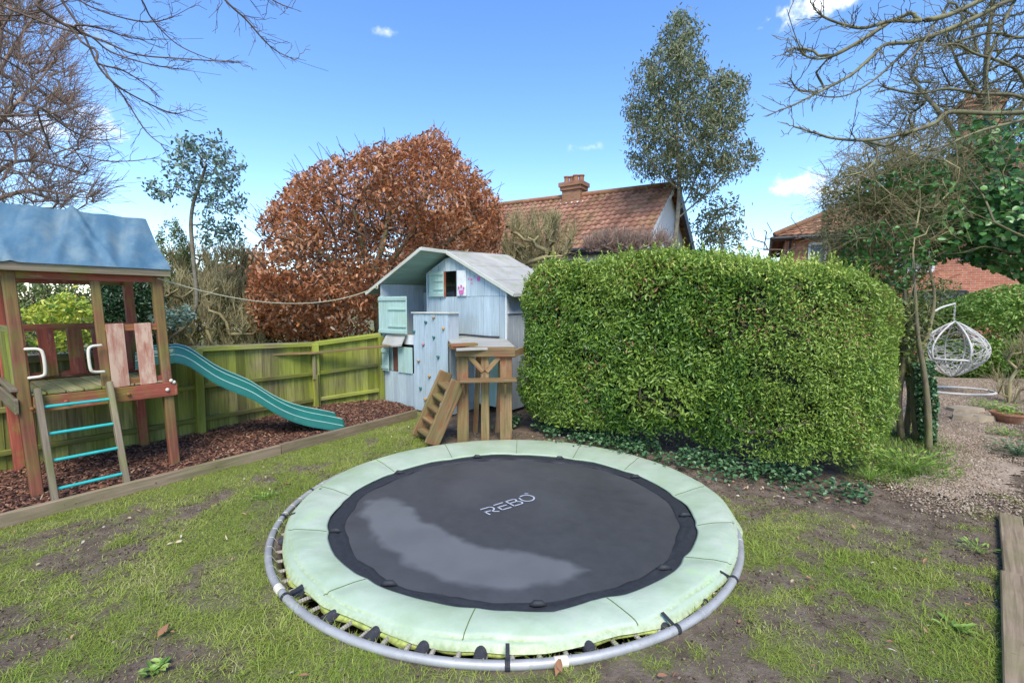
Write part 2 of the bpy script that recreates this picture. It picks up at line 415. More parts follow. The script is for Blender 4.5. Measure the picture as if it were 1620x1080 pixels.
M['mint'] = paintwood('mint paint', (.40, .56, .50), (.22, .30, .22), (.33, .45, .30))
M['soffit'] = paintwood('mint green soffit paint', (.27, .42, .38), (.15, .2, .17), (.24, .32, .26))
M['trim'] = paintwood('grey cream trim', (.55, .55, .47), (.28, .29, .2), (.36, .38, .24))
M['felt'] = flatmat('roof felt', (.38, .37, .33), .85, nscale=2.5, nv=.25, dirt=(.24, .27, .16), dirt_at=.55)
M['darkin'] = flatmat('dark inner board', (.10, .055, .035), .8)  # dark brown board seen through the facade window
M['brownin'] = flatmat('brown inner board', (.17, .07, .045), .8)
M['pink'] = flatmat('pink paint', (.62, .13, .38), .6, nv=.3)
M['whitep'] = flatmat('white paint', (.72, .74, .72), .6, dirt=(.5, .52, .48), nscale=9)
M['foam'] = flatmat('black foam', (.035, .035, .04), .8, nscale=40, nv=.4, dirt=(.12, .12, .12), dirt_at=.62)
M['black'] = flatmat('black webbing', (.022, .024, .027), .7, nscale=30, nv=.4)
M['steel'] = flatmat('galvanised steel tube', (.40, .395, .375), .5, .3, nscale=7, nv=.25, dirt=(.22, .22, .20), dirt_at=.62)
M['spring'] = flatmat('zinc spring', (.42, .38, .29), .5, .4, nscale=30, nv=.4)
M['teal'] = flatmat('teal powder coat', (.03, .40, .37), .4, nscale=14, nv=.25, dirt=(.22, .20, .14), dirt_at=.66)
M['cream'] = flatmat('cream plastic', (.66, .60, .47), .45, nv=.15)
M['terra'] = flatmat('terracotta', (.33, .15, .08), .8, nv=.3)
M['white'] = flatmat('white resin', (.52, .50, .45), .5, nv=.15)
M['stone'] = flatmat('sandstone', (.33, .26, .17), .9, nv=.35, bumpst=.5)
M['rope'] = flatmat('rope', (.50, .46, .30), .9, nscale=60, nv=.3)
M['render'] = flatmat('white render', (.88, .87, .85), .85, nscale=.8, nv=.08)
M['blackp'] = flatmat('black paint', (.02, .02, .02), .5)
M['grit'] = flatmat('gravel stone', (.45, .40, .33), .9)
# trampoline mat, with its own dust stain
t = NT('trampoline mesh mat'); ob = t.obj(); d = t.attr('dust'); fine = t.noise(ob, 9, 8, .7)
c = t.mix(t.math('MULTIPLY', d, 1.0), t.mix(t.ramp(fine, [(.3, 0), (.8, 1)]), (.044, .044, .045), (.062, .062, .063)), (.125, .128, .128))
c = t.mix(t.ramp(t.noise(ob, 55, 4, .7), [(.68, 0), (.76, .35)]), c, (.22, .22, .20))
wv = t.noise(t.scale(ob, (260, 260, 1)), 1, 2); t.bump(wv, .25, .002); M['mat'] = t.fin(c, .48, .5)
# pad: faded pale green vinyl, dusty, dirt lines
t = NT('faded green pad'); ob = t.obj(); n = t.noise(ob, 1.6, 7, .65); ed = t.attr('edge')
c = t.ramp(n, [(.3, (.30, .385, .235)), (.5, (.37, .45, .325)), (.72, (.46, .50, .40))])
c = t.mix(t.ramp(t.noise(t.scale(ob, (1, 1, 3)), 7, 8, .75), [(.64, 0), (.78, .5)]), c, (.30, .40, .16))
c = t.mix(t.ramp(t.noise(ob, 3.1, 3, .5), [(.60, 0), (.72, .5)]), c, (.36, .55, .24))
c = t.mix(t.math('MULTIPLY', ed, 1.0), c, t.ramp(t.noise(ob, 30, 5, .7), [(.35, (.22, .30, .05)), (.65, (.55, .62, .36))]))
c = t.mix(t.ramp(t.noise(t.scale(ob, (1, 1, 1)), 2.4, 9, .85, 1.5), [(.56, 0), (.575, .28), (.60, 0)]), c, (.30, .38, .22)); t.bump(t.noise(ob, 8, 6, .6, .8), .35, .014); M['pad'] = t.fin(c, .42, .4)
M['padedge'] = flatmat('yellow green pad underside', (.42, .50, .12), .7, nscale=30, nv=.5, dirt=(.10, .10, .05), dirt_at=.58)
M['seam'] = flatmat('dark seam grime', (.10, .15, .05), .8)
M['print'] = flatmat('pale grey print', (.42, .45, .50), .6, nv=.1)
# slide plastic
M['slide'] = flatmat('green moulded plastic', (.012, .125, .088), .3, nscale=5, nv=.2, dirt=(.07, .19, .10), dirt_at=.66)
M['slideline'] = flatmat('pale moulded line', (.36, .55, .48), .5)
t = NT('blue tarpaulin'); ob = t.obj(); g = t.attr('gco', 'Vector')
n = t.noise(t.scale(g, (3.0, 1.2, 1)), 1, 7, .65); c = t.ramp(n, [(.3, (.04, .105, .16)), (.55, (.075, .155, .215)), (.75, (.15, .205, .225))])
c = t.mix(t.ramp(t.noise(t.scale(ob, (1, 1, .5)), 3.2, 6, .65), [(.45, 0), (.68, .65)]), c, (.20, .26, .25))
t.bump(t.math('ADD', t.noise(t.scale(g, (7, .9, 1)), 1, 1, .3, .8), t.noise(t.scale(g, (3, .8, 1)), 1, 2, .5)), .55, .03); M['tarp'] = t.fin(c, .55, .35)
def brickmat(name, c1, c2, mort, sc=1.0, dirt=None):
    t = NT(name); g = t.attr('gco', 'Vector'); b = t.n('ShaderNodeTexBrick'); t.l(g, b.inputs['Vector'])
    b.inputs['Scale'].default_value = 1.0; b.inputs['Brick Width'].default_value = .225 * sc; b.inputs['Row Height'].default_value = .075 * sc
    b.inputs['Mortar Size'].default_value = .006 * sc; b.inputs['Color1'].default_value = (*c1, 1); b.inputs['Color2'].default_value = (*c2, 1); b.inputs['Mortar'].default_value = (*mort, 1)
    c = t.mix(1.0, b.outputs[0], t.ramp(t.noise(g, 5, 6, .7), [(.3, .72), (.7, 1.15)]), 'MULTIPLY')
    if dirt: c = t.mix(t.ramp(t.noise(g, 1.7, 5), [(.5, 0), (.7, .6)]), c, dirt)
    t.bump(b.outputs[1], -.3, .01); return t.fin(c, .85, .2)
M['brick'] = brickmat('red brick', (.42, .13, .07), (.50, .19, .10), (.42, .36, .30))
M['chim'] = brickmat('old chimney brick', (.30, .12, .07), (.36, .19, .10), (.26, .22, .16), dirt=(.16, .14, .07))
t = NT('clay pantiles'); r = t.attr('rnd'); c = t.ramp(r, [(0, (.15, .075, .05)), (.35, (.26, .125, .08)), (.7, (.36, .19, .125)), (1, (.21, .10, .07))])
c = t.mix(t.ramp(t.noise(t.obj(), 1.4, 6, .7), [(.5, 0), (.75, .7)]), c, (.25, .20, .07)); M['tile'] = t.fin(c, .85, .2)
t = NT('glass'); M['glass'] = t.fin((.10, .12, .14), .08, .8)
# soil / lawn base
t = NT('soil and moss'); ob = t.obj(); n = t.noise(ob, 6, 8, .7); ga = t.attr('grass')
soil = t.ramp(n, [(.3, (.075, .053, .038)), (.5, (.16, .12, .087)), (.72, (.25, .195, .148))])
moss = t.ramp(t.noise(ob, 22, 6, .7), [(.3, (.10, .12, .035)), (.6, (.21, .25, .06))])
c = t.mix(t.math('MULTIPLY', ga, .85), soil, moss); c = t.mix(t.ramp(t.noise(ob, 70, 3, .6), [(.66, 0), (.72, .5)]), c, (.26, .22, .16))
t.bump(t.noise(ob, 30, 8, .75), .9, .03); M['soil'] = t.fin(c, .92, .15)
t = NT('gravel bed'); ob = t.obj(); v = t.n('ShaderNodeTexVoronoi'); t.l(ob, v.inputs['Vector']); v.inputs['Scale'].default_value = 75
c = t.mix(t.ramp(t.noise(ob, 1.8, 5, .6), [(.4, 0), (.6, 1)]), t.ramp(v.outputs['Color'], [(0, (.22, .16, .11)), (.5, (.35, .275, .205)), (1, (.46, .38, .29))]), t.ramp(v.outputs['Color'], [(0, (.15, .11, .075)), (1, (.33, .26, .19))]))
t.bump(v.outputs['Distance'], -.6, .01); M['gravel'] = t.fin(c, .95, .1)
t = NT('bark mulch'); ob = t.obj(); n = t.noise(ob, 30, 8, .75); c = t.ramp(n, [(.35, (.018, .011, .009)), (.6, (.085, .040, .028))]); t.bump(n, 1, .03); M['mulch'] = t.fin(c, .9, .2)
t = NT('chips'); r = t.attr('rnd'); c = t.ramp(r, [(0, (.04, .022, .017)), (.45, (.115, .052, .034)), (.8, (.22, .10, .058)), (.95, (.34, .18, .10)), (1, (.44, .31, .20))]); M['chip'] = t.fin(c, .75, .3)
t = NT('stones'); r = t.attr('rnd'); c = t.ramp(r, [(0, (.16, .11, .07)), (.5, (.30, .225, .155)), (.88, (.42, .33, .24)), (1, (.54, .47, .38))]); M['stones'] = t.fin(c, .9, .2)
M['grassblade'] = leafmat('grass blades', [(.13, .20, .03), (.23, .33, .04), (.34, .43, .06), (.46, .46, .13), (.56, .50, .28)], .5, .35, 2.2, (.27, .34, .05))
M['vergeblade'] = leafmat('verge blades', [(.06, .13, .02), (.12, .22, .03), (.20, .32, .05), (.30, .36, .10)], .5, .3)
M['litter'] = leafmat('dead leaves', [(.22, .10, .05), (.38, .20, .10), (.46, .36, .22), (.56, .50, .38)], .7, .1)
M['hedge'] = leafmat('hedge leaves', [(.055, .12, .022), (.11, .21, .03), (.19, .315, .045), (.33, .44, .07), (.54, .56, .13)], .28, .25, 1.3, (.24, .34, .055), cl=(.48, .66))
M['beech'] = leafmat('dry beech leaves', [(.20, .075, .03), (.42, .16, .055), (.58, .25, .095), (.68, .38, .20), (.74, .53, .38)], .42, .35, 1.5, (.40, .15, .06))
M['euca'] = leafmat('blue gum leaves', [(.075, .125, .085), (.12, .19, .13), (.17, .26, .20), (.28, .38, .34)], .5, .2)
M['euca2'] = leafmat('grey green gum leaves', [(.08, .11, .045), (.14, .175, .075), (.21, .24, .115), (.29, .25, .13)], .5, .2)
M['ivy'] = leafmat('ivy leaves', [(.025, .07, .028), (.05, .12, .045), (.08, .17, .065), (.16, .25, .11)], .35, .1)
M['vine'] = leafmat('broad vine leaves', [(.025, .085, .02), (.05, .15, .03), (.08, .22, .05), (.17, .33, .09)], .35, .2)
M['vineleaf'] = leafmat('climber leaves', [(.09, .12, .03), (.17, .21, .05), (.27, .29, .08), (.33, .28, .12)], .45, .25)
M['bright'] = leafmat('light green shrub leaves', [(.10, .20, .03), (.17, .30, .05), (.26, .40, .08), (.38, .50, .12)], .4, .3)
M['yellow'] = leafmat('yellow variegated leaves', [(.10, .22, .03), (.30, .42, .05), (.62, .62, .07), (.70, .68, .16)], .45, .3)
M['dark'] = leafmat('dark evergreen leaves', [(.012, .035, .012), (.025, .06, .02), (.04, .10, .03)], .45, .1)
M['olive'] = leafmat('olive leaves', [(.07, .11, .03), (.13, .18, .045), (.22, .25, .07)], .45, .2)
def twig(name, a, b): return NTtwig(name, a, b)
def NTtwig(name, a, b):
    t = NT(name); c = t.mix(t.ramp(t.noise(t.obj(), 7, 5, .7), [(.4, 0), (.6, 1)]), a, b); r = t.attr('rnd'); c = t.mix(1.0, c, t.ramp(r, [(0, .75), (1, 1.2)]), 'MULTIPLY'); return t.fin(c, .85, .2)
M['twig_brown'] = NTtwig('brown twigs', (.11, .075, .055), (.19, .14, .10))
M['twig_red'] = NTtwig('reddish twigs', (.22, .14, .115), (.32, .24, .18))
M['twig_tan'] = NTtwig('tan twigs', (.27, .225, .11), (.36, .31, .16))
M['twig_green'] = NTtwig('mossy twigs', (.185, .175, .085), (.115, .10, .065))
M['twig_dark'] = NTtwig('dark twigs', (.05, .035, .03), (.10, .075, .055))
M['grey_bark'] = NTtwig('grey bark', (.26, .23, .17), (.17, .15, .10))
M['thicket'] = flatmat('dark hedge core', (.028, .032, .014), .95, nscale=20, nv=.6)  # near-black colour of the solid core added inside the hedge

# ================================================================== SETTING
TC = A3(-.0525, 3.95, 0); TR = 1.825
FP = [A3(-7.7, 1.28, 0), A3(-5.92, 3.65, 0), A3(-4.1, 6.07, 0), A3(-3.15, 7.45, 0), A3(-2.31, 8.22, 0)]
BED = [(-6.5, -.13), (-3.98, 3.54), (-1.47, 7.19), (-1.62, 7.63), (-2.31, 8.22), (-3.15, 7.45), (-4.1, 6.07), (-7.7, 1.28)]
PATH = [(3.75, 4.45), (3.9, 4.1), (4.5, 4.15), (5.0, 4.6), (5.6, 5.05), (6.9, 6.4), (8.2, 7.6), (9.2, 8.2), (13, 9.0), (13.5, 12.5), (8.5, 11.6), (7.2, 9.6), (6.3, 8.0), (5.75, 6.6), (5.3, 5.8), (4.4, 4.9)]
HE = A3(.807, -.59, 0); HD = A3(.59, .807, 0)
HEDGE = [(.05, 6.35), (2.6, 4.48), (3.2, 4.32), (3.8, 4.7), (5.0, 6.1), (2.0, 8.7), (1.2, 8.4)]
def grassmask(x, y):
    n = fbm(x, y, .9, 3, 3) * .45 + fbm(x, y, 4.5, 9, 3) * .55
    thr = np.where(x < -1.0, .44, .51) + np.clip((x - 1.5) * .03, 0, .06) + np.where(y < 1.9, -.02, 0)
    m = np.clip((n - thr) / .22 + .42 + (fbm(x, y, 14, 15, 3) - .5) * 1.7, .03, 1)
    hd = -polydist(x, y, HEDGE); m = m * np.clip((hd - .45 + .3 * (n - .5)) / .35, 0, 1)
    pd = -polydist(x, y, PATH); m = m * np.clip((pd - .05 + (n - .5) * 1.2) / .5, 0, 1)
    bd = -polydist(x, y, BED); m = m * (bd > .02)
    m = np.where((bd > 0) & (bd < .35), np.maximum(m, .75 * (bd < .35)), m)
    r = np.hypot(x - TC[0], y - TC[1]); m = m * (r > 1.78)
    m = np.where((r > 1.86) & (r < 2.2) & (x < .4), np.maximum(m, .5), m)
    m = m * ~((x > -1.0) & (x < .9) & (y > 5.55))
    return m
# ground: one sheet, centred on the trampoline pit
rr = np.concatenate([[.02, .8, 1.55, 1.70, 1.735, 1.745, 1.80], np.arange(1.84, 7.5, .045), 7.5 * 1.16 ** np.arange(1, 38)])
na = 400; th = np.arange(na) * 2 * pi / na
Xg = TC[0] + rr[:, None] * np.cos(th); Yg = TC[1] + rr[:, None] * np.sin(th)
zr = np.where(rr < 1.72, -.32, np.where(rr < 1.74, -.12, np.where(rr < 1.75, -.04, 0.0)))
Zg = np.broadcast_to(zr[:, None], Xg.shape) - np.where((rr > 1.8) & (rr < 9), 1, 0)[:, None] * .012 * fbm(Xg, Yg, 5, 20, 3)
m_, n_ = Xg.shape; ii = np.arange(m_ - 1)[:, None] * n_ + np.arange(n_)[None]; jj = np.arange(m_ - 1)[:, None] * n_ + (np.arange(n_)[None] + 1) % n_
Fg = np.stack([ii, jj, jj + n_, ii + n_], -1).reshape(-1, 4)
np_mesh('ground', np.stack([Xg, Yg, Zg], -1).reshape(-1, 3), Fg, np.zeros(len(Fg)), M['soil'], loc=(0, 0, 0), kind='structure', smooth=True,
        extra={'grass': (grassmask(Xg, Yg) * (rr[:, None] > 1.78)).ravel()})

def area_sheet(name, poly, m, z, step=.06, kind='structure', zfun=None, wob=.12):
    xs = [p[0] for p in poly]; ys = [p[1] for p in poly]
    X, Y = np.meshgrid(np.arange(min(xs) - .2, max(xs) + .2, step), np.arange(min(ys) - .2, max(ys) + .2, step), indexing='ij')
    dd = polydist(X, Y, poly) + (fbm(X, Y, 2.5, 31, 4) - .5) * wob * 2
    Z = np.full(X.shape, z) if zfun is None else zfun(X, Y)
    inside = dd > 0; k = X.shape; a = np.arange(k[0] * k[1]).reshape(k)
    keep = inside[:-1, :-1] & inside[1:, :-1] & inside[1:, 1:] & inside[:-1, 1:]
    F = np.stack([a[:-1, :-1], a[1:, :-1], a[1:, 1:], a[:-1, 1:]], -1)[keep]
    V = np.stack([X, Y, Z], -1).reshape(-1, 3); used, inv = np.unique(F, return_inverse=True)
    return np_mesh(name, V[used], inv.reshape(F.shape), np.zeros(len(F)), m, loc=(V[used][:, 0].mean(), V[used][:, 1].mean(), z), kind=kind, smooth=True)
area_sheet('gravel_path', PATH, M['gravel'], .008, wob=.25)
def bedz(x, y):
    t = np.clip((x + 5.0) / 3.0, 0, 1); fd = np.min([np.hypot(x - FP[3][0], y - FP[3][1])], axis=0)
    return .035 + .07 * np.exp(-(fd / 1.1) ** 2) + .03 * fbm(x, y, 3, 41, 3)
area_sheet('bark_bed', [(p[0], p[1]) for p in BED], M['mulch'], .05, zfun=bedz, wob=0)
area_sheet('planting_bed', [(5.7, 4.75), (7.6, 5.9), (9.0, 7.4), (10.2, 7.6), (13.5, 8.5), (13, 4), (7, 3.5)], M['mulch'], .016, wob=.15)

# bark chips
def scatter(poly, n, seed=0):
    r = np.random.RandomState(seed); xs = [p[0] for p in poly]; ys = [p[1] for p in poly]
    x = r.uniform(min(xs), max(xs), n); y = r.uniform(min(ys), max(ys), n); k = inpoly(x, y, poly); return x[k], y[k]
def chipmesh(name, x, y, z, L, W, m, tilt=.5, kind='stuff'):
    n = len(x); a = RS.uniform(0, 2 * pi, n); N = np.stack([RS.normal(size=n) * tilt, RS.normal(size=n) * tilt, np.ones(n)], 1); N /= np.linalg.norm(N, axis=1)[:, None]
    T = np.stack([np.cos(a), np.sin(a), np.zeros(n)], 1); T -= N * (T * N).sum(1)[:, None]; B = np.cross(N, T); C = np.stack([x, y, z], 1)
    L = (L * RS.uniform(.5, 1.5, n))[:, None]; W = (W * RS.uniform(.5, 1.4, n))[:, None]; h = .004
    sk = RS.uniform(-.4, .4, n)[:, None]
    V = np.stack([C - T * L / 2 - B * W / 2 * (1 + sk), C + T * L / 2 - B * W / 2, C + T * L * (.5 + sk * .3) + B * W / 2, C - T * L / 2 + B * W / 2 * (1 - sk),
                  C - T * L / 2 * .95 - B * W / 2 - N * h, C + T * L / 2 - B * W / 2 - N * h, C + T * L / 2 + B * W / 2 - N * h, C - T * L / 2 + B * W / 2 - N * h], 1).reshape(-1, 3)
    i = np.arange(n)[:, None] * 8
    F = np.concatenate([i + np.array(f) for f in ([0, 1, 2, 3], [0, 4, 5, 1], [1, 5, 6, 2], [2, 6, 7, 3], [3, 7, 4, 0])], 1).reshape(-1, 4)
    return np_mesh(name, V, F, np.repeat(RS.rand(n), 5), m, loc=(x.mean(), y.mean(), 0), kind=kind)
x, y = scatter([(-5.5, 1.3)] + BED[1:7] + [(-6.6, 2.8)], 60000, 5)
chipmesh('bark_chips', x, y, bedz(x, y) + RS.uniform(.0, .02, len(x)), .05, .016, M['chip'], .45)
# gravel stones
x, y = scatter([(3.0, 3.7), (4.4, 3.5), (6.2, 5.0), (8.5, 7.2), (12, 8.6), (12, 11), (8, 10.8), (6, 8), (4.4, 5.1), (3.0, 4.3)], 170000, 6)
k = polydist(x, y, PATH) + (fbm(x, y, 3, 50, 3) - .5) * 1.6 > RS.uniform(-.45, .1, len(x)); x, y = x[k], y[k]
chipmesh('gravel', x, y, np.full(len(x), .010) + RS.uniform(0, .007, len(x)), .015, .011, M['stones'], .35)
# soil crumbs and small stones on the bare ground
x, y = scatter([(-4, 1.2), (4.5, 1.2), (5.5, 5), (3.8, 4.6), (1.5, 4.9), (.3, 6.3), (-1, 6.5), (-4, 3)], 42000, 16)
k = np.hypot(x - TC[0], y - TC[1]) > 1.9; x, y = x[k], y[k]
t_ = NT('soil crumb'); M['crumb'] = t_.fin(t_.ramp(t_.attr('rnd'), [(0, (.05, .035, .025)), (.85, (.16, .12, .085)), (.97, (.22, .17, .12)), (1, (.42, .38, .31))]), .95, .1)
chipmesh('soil_crumbs', x, y, np.full(len(x), -.003), .013, .010, M['crumb'], .7)

# grass blades
def grass(name, n, region, seed, hgt=.034, wid=.0035, fn=grassmask, flat=1.0, mat='grassblade', cs=0.0):
    r = np.random.RandomState(seed); x0, x1, y0, y1 = region
    y = y0 + (y1 - y0) * r.rand(n) ** 1.35; x = r.uniform(x0, x1, n)
    k = np.abs(x) < 1.22 * y + .4; x, y = x[k], y[k]
    mk = fn(x, y); k = r.rand(len(x)) < mk * .96 + .04 * (mk > 0.0); x, y, mk = x[k], y[k], mk[k]; n = len(x)
    a = r.uniform(0, 2 * pi, n); h = hgt * r.uniform(.4, 1.5, n) * (.65 + .5 * mk); ln = h * r.uniform(.4, 1.8, n) * flat
    di = np.stack([np.cos(a), np.sin(a), np.zeros(n)], 1); sd = np.stack([-np.sin(a), np.cos(a), np.zeros(n)], 1)
    w_ = (wid * r.uniform(.6, 1.3, n))[:, None]; b = np.stack([x, y, np.full(n, -.006)], 1); up = A3(0, 0, 1)
    mid = b + di * (ln * .38)[:, None] + up * (h * .72)[:, None]; tip = b + di * ln[:, None] + up * h[:, None]
    V = np.stack([b - sd * w_ / 2, b + sd * w_ / 2, mid + sd * w_ * .42, mid - sd * w_ * .42, tip + sd * w_ * .06, tip - sd * w_ * .06], 1).reshape(-1, 3)
    i = np.arange(n)[:, None] * 6; F = np.concatenate([i + np.array([0, 1, 2, 3]), i + np.array([3, 2, 4, 5])], 1).reshape(-1, 4)
    cr = np.clip(r.beta(2, 2.3, n) * .8 + (fbm(x, y, 1.4, 60, 3) - .5) * .9 + .08 + cs, 0, 1)
    return np_mesh(name, V, F, np.repeat(cr, 2), M[mat], loc=(0, 3, 0), kind='stuff')
grass('lawn_grass', 560000, (-5.4, 4.6, 1.1, 7.4), 1, .014, .0030, flat=2.1)
grass('grass_straw', 60000, (-5.2, 4.6, 1.1, 6.5), 12, .006, .0026, lambda x, y: .25 + .4 * grassmask(x, y) * 1.0 * ((polydist(x, y, BED) < 0) & (np.hypot(x - TC[0], y - TC[1]) > 1.9) & (polydist(x, y, HEDGE) < 0)) - .25 * ((polydist(x, y, BED) > 0) | (np.hypot(x - TC[0], y - TC[1]) < 1.9)), flat=4.5, cs=.45)
def tufty(x, y): return np.clip((fbm(x, y, 2.2, 77, 3) - .56) / .05, 0, 1) * grassmask(x, y)
grass('grass_tufts', 60000, (-5, 4.5, 1.1, 6), 2, .038, .0036, tufty, flat=1.3)

# ================================================================== TRAMPOLINE
tr = thing('trampoline', (TC[0], TC[1], 0), 'large round sunken trampoline with faded pale green pad and black mat in the lawn', 'trampoline')
ca = lambda a: A3(cos(a), sin(a), 0)
mb = MB(); ang = np.linspace(0, 2 * pi, 181)[:-1]
tube_r = .024; P = np.array([TC + ca(a) * TR + A3(0, 0, .012) for a in ang]); q = np.arange(10) * 2 * pi / 10
ring = P[:, None, :] + tube_r * (np.cos(q)[None, :, None] * np.array([ca(a) for a in ang])[:, None, :] + np.sin(q)[None, :, None] * A3(0, 0, 1))
mb.grid(np.concatenate([ring, ring[:1]], 0), close=True).build('frame_ring', M['steel'], tr, smooth=True)
# pad: inner and outer edges measured from the photograph as ground circles
pf, pb = G(800, 1022, .05), G(803, 700, .07); PCo = (pf + pb) / 2; PRo = abs(pb[1] - pf[1]) / 2
qf, qb = G(800, 962, .03), G(808, 719, .04); PCi = (qf + qb) / 2; PRi = abs(qb[1] - qf[1]) / 2
pl, pr_ = G(448, 862, .05), G(1170, 872, .05); PCo[1] = (2.262 + 5.84) / 2; PRo = (5.84 - 2.262) / 2; PCo[0] = .0; PRx = 1.825
il, ir = G(519, 836, .04), G(1097, 838, .04); PCi[0] = .0; PCi[1] -= .02; PRi *= 1.018; PRix = PRi * 1.055
PCi[2] = 0; PCo[2] = 0
nA = 720; aa = np.arange(nA) * 2 * pi / nA
nz = lambda k, s: np.interp((aa * k / (2 * pi)) % k, np.arange(k + 1), np.append(*(lambda v: (v, v[0]))(np.random.RandomState(s).normal(size=k))))
seams = [radians(x) for x in (8, 38, 63, 88, 117, 145, 172, 200, 232, 262, 292, 323, 344)]
pin = PRi_ = 1
tq = np.array([0, .05, .12, .2, .3, .4, .5, .6, .7, .78, .84, .88, .91, .955, 1.0])
front = np.clip(-np.sin(aa), 0, 1)
scal = np.zeros(nA)
for s_ in seams: scal += np.exp(-((np.angle(np.exp(1j * (aa - s_)))) / .05) ** 2)
inner = np.stack([PCi[0] + (PRix + .010 * nz(40, 1) - .020 * scal * .6) * np.cos(aa), PCi[1] + (PRi + .010 * nz(40, 2) - .014 * scal) * np.sin(aa)], 1)
outer = np.stack([PCo[0] + (PRx + .008 * nz(30, 3)) * np.cos(aa), PCo[1] + (PRo + .008 * nz(34, 4)) * np.sin(aa)], 1)
front_r = np.zeros((15, nA, 3)); 
for i, t_ in enumerate(tq):
    xy = inner * (1 - t_) + outer * t_
    prof = .028 * sin(pi * min(1, .08 + t_ * .9)) ** .6 + .034
    z = prof - .012 * scal * sin(pi * t_) + .007 * (fbm(xy[:, 0], xy[:, 1], 3.2, 70, 3) - .5) * 2 * sin(pi * t_) + (t_ ** 3) * (-.018 * front)
    z += .010 * (fbm(xy[:, 0], xy[:, 1], 9, 75, 2) - .5) * sin(pi * t_)
    gv = .90 + .035 * nz(38, 21); z = z - .013 * np.exp(-((t_ - gv) / .022) ** 2) * (.35 + .65 * front) - .007 * np.clip((t_ - gv) / .05, 0, 1) * front
    front_r[i, :, 0] = xy[:, 0]; front_r[i, :, 1] = xy[:, 1]; front_r[i, :, 2] = z
hem = front_r[-1].copy(); od = np.stack([np.cos(aa), np.sin(aa), 0 * aa], 1)
dr1 = hem + od * (.016 + .010 * nz(60, 5)[:, None]) + np.array([0, 0, -.022]); dr1[:, 2] += .007 * nz(50, 6)
ins = front_r[0].copy() + od * .02 + np.array([0, 0, -.02])
Pp = np.concatenate([ins[None], front_r, dr1[None]], 0)
me_extra = np.zeros(Pp.shape[:2]); me_extra[-1] = .6; me_extra[-2] = .30
for i_, t_ in enumerate(tq): me_extra[i_ + 1] += .75 * np.exp(-((t_ - (.90 + .035 * nz(38, 21))) / .016) ** 2) * (.25 + .75 * front)
k_ = Pp.shape[0]; ii = np.arange(k_ - 1)[:, None] * nA + np.arange(nA)[None]; jj = np.arange(k_ - 1)[:, None] * nA + (np.arange(nA)[None] + 1) % nA
np_mesh('pad', Pp.reshape(-1, 3), np.stack([ii, ii + nA, jj + nA, jj], -1).reshape(-1, 4), np.zeros((k_ - 1) * nA), M['pad'], tr, smooth=True, extra={'edge': me_extra.ravel()})
# crumpled lower layer of the hem, yellow green, showing at the front
h1 = dr1 + od * (-.012 + .016 * nz(44, 8)[:, None] * front[:, None]) + np.array([0, 0, -.010]); h2 = h1 + od * (.014 + .016 * nz(70, 9)[:, None]) * (.3 + front[:, None]) + np.array([0, 0, -.016]); h2[:, 2] += .006 * nz(90, 10); h1[:, 2] += .004 * nz(60, 12)
h0 = dr1 - od * .05 + np.array([0, 0, -.016]); h3 = h2 - od * .05 + np.array([0, 0, -.004])
MB().grid(np.stack([h0, h1, h2, h3], 0), close=True).build('pad_underside', M['padedge'], tr, smooth=True)
for s_ in seams:      # grimy stitched seams
    i = int(s_ / (2 * pi) * nA) % nA; P = front_r[1:-1, i] + A3(0, 0, .0015); mb = MB()
    for a_, b_ in zip(P[:-1], P[1:]): mb.beam(a_, b_, .005, .003)
    mb.build('pad_seam', M['seam'], tr)
# black mat with its dust stain, and the webbing ring round it
DUST = [G(u, v)[:2] for u, v in ((572, 812), (585, 795), (610, 789), (640, 800), (672, 826), (712, 848), (760, 868), (805, 876), (850, 882), (900, 893), (928, 905), (905, 922), (850, 932), (790, 935), (730, 928), (670, 908), (615, 878), (583, 848))]
rm = np.linspace(0.001, 1, 150); mx = PCi[0] + rm[:, None] * (PRix + .03) * np.cos(aa[::2]); my = PCi[1] + rm[:, None] * (PRi + .03) * np.sin(aa[::2])
mz = .020 - .010 * (1 - rm[:, None] ** 2) + .0 * mx
dd = polydist(mx, my, DUST); dust = np.clip((dd + (fbm(mx, my, 7, 80, 4) - .5) * .13) / .07 + .4, 0, 1) * (.75 + .5 * (fbm(mx, my, 5, 84, 3) - .2))
lown = fbm(mx, my, 1.2, 90, 3); dust = np.clip(dust + .22 * np.clip((lown - .45) * 4, 0, 1) * (rm[:, None] < .93), 0, 1)
k_, n2 = mx.shape; ii = np.arange(k_ - 1)[:, None] * n2 + np.arange(n2)[None]; jj = np.arange(k_ - 1)[:, None] * n2 + (np.arange(n2)[None] + 1) % n2
np_mesh('jumping_mat', np.stack([mx, my, mz], -1).reshape(-1, 3), np.stack([ii, ii + n2, jj + n2, jj], -1).reshape(-1, 4), np.zeros((k_ - 1) * n2), M['mat'], tr, smooth=True, extra={'dust': dust.ravel()})
b0 = np.stack([PCi[0] + (PRix + .0) * np.cos(aa), PCi[1] + (PRi + .0) * np.sin(aa), 0 * aa + .027], 1)
wob = .012 * nz(46, 13) + .012 * nz(20, 14)
lay = []
for dr, z in ((.03, .024), (-.005, .033), (-.03, .040), (-.055, .031), (-.075, .036), (-.105, .028), (-.115, .020)):
    lay.append(np.stack([PCi[0] + (PRix + dr + wob * (dr < 0)) * np.cos(aa), PCi[1] + (PRi + dr + wob * (dr < 0)) * np.sin(aa), z + .004 * nz(80, int(abs(dr) * 1000))], 1))
MB().grid(np.stack(lay, 0)[::-1], close=True).build('webbing_ring', M['black'], tr, smooth=True)
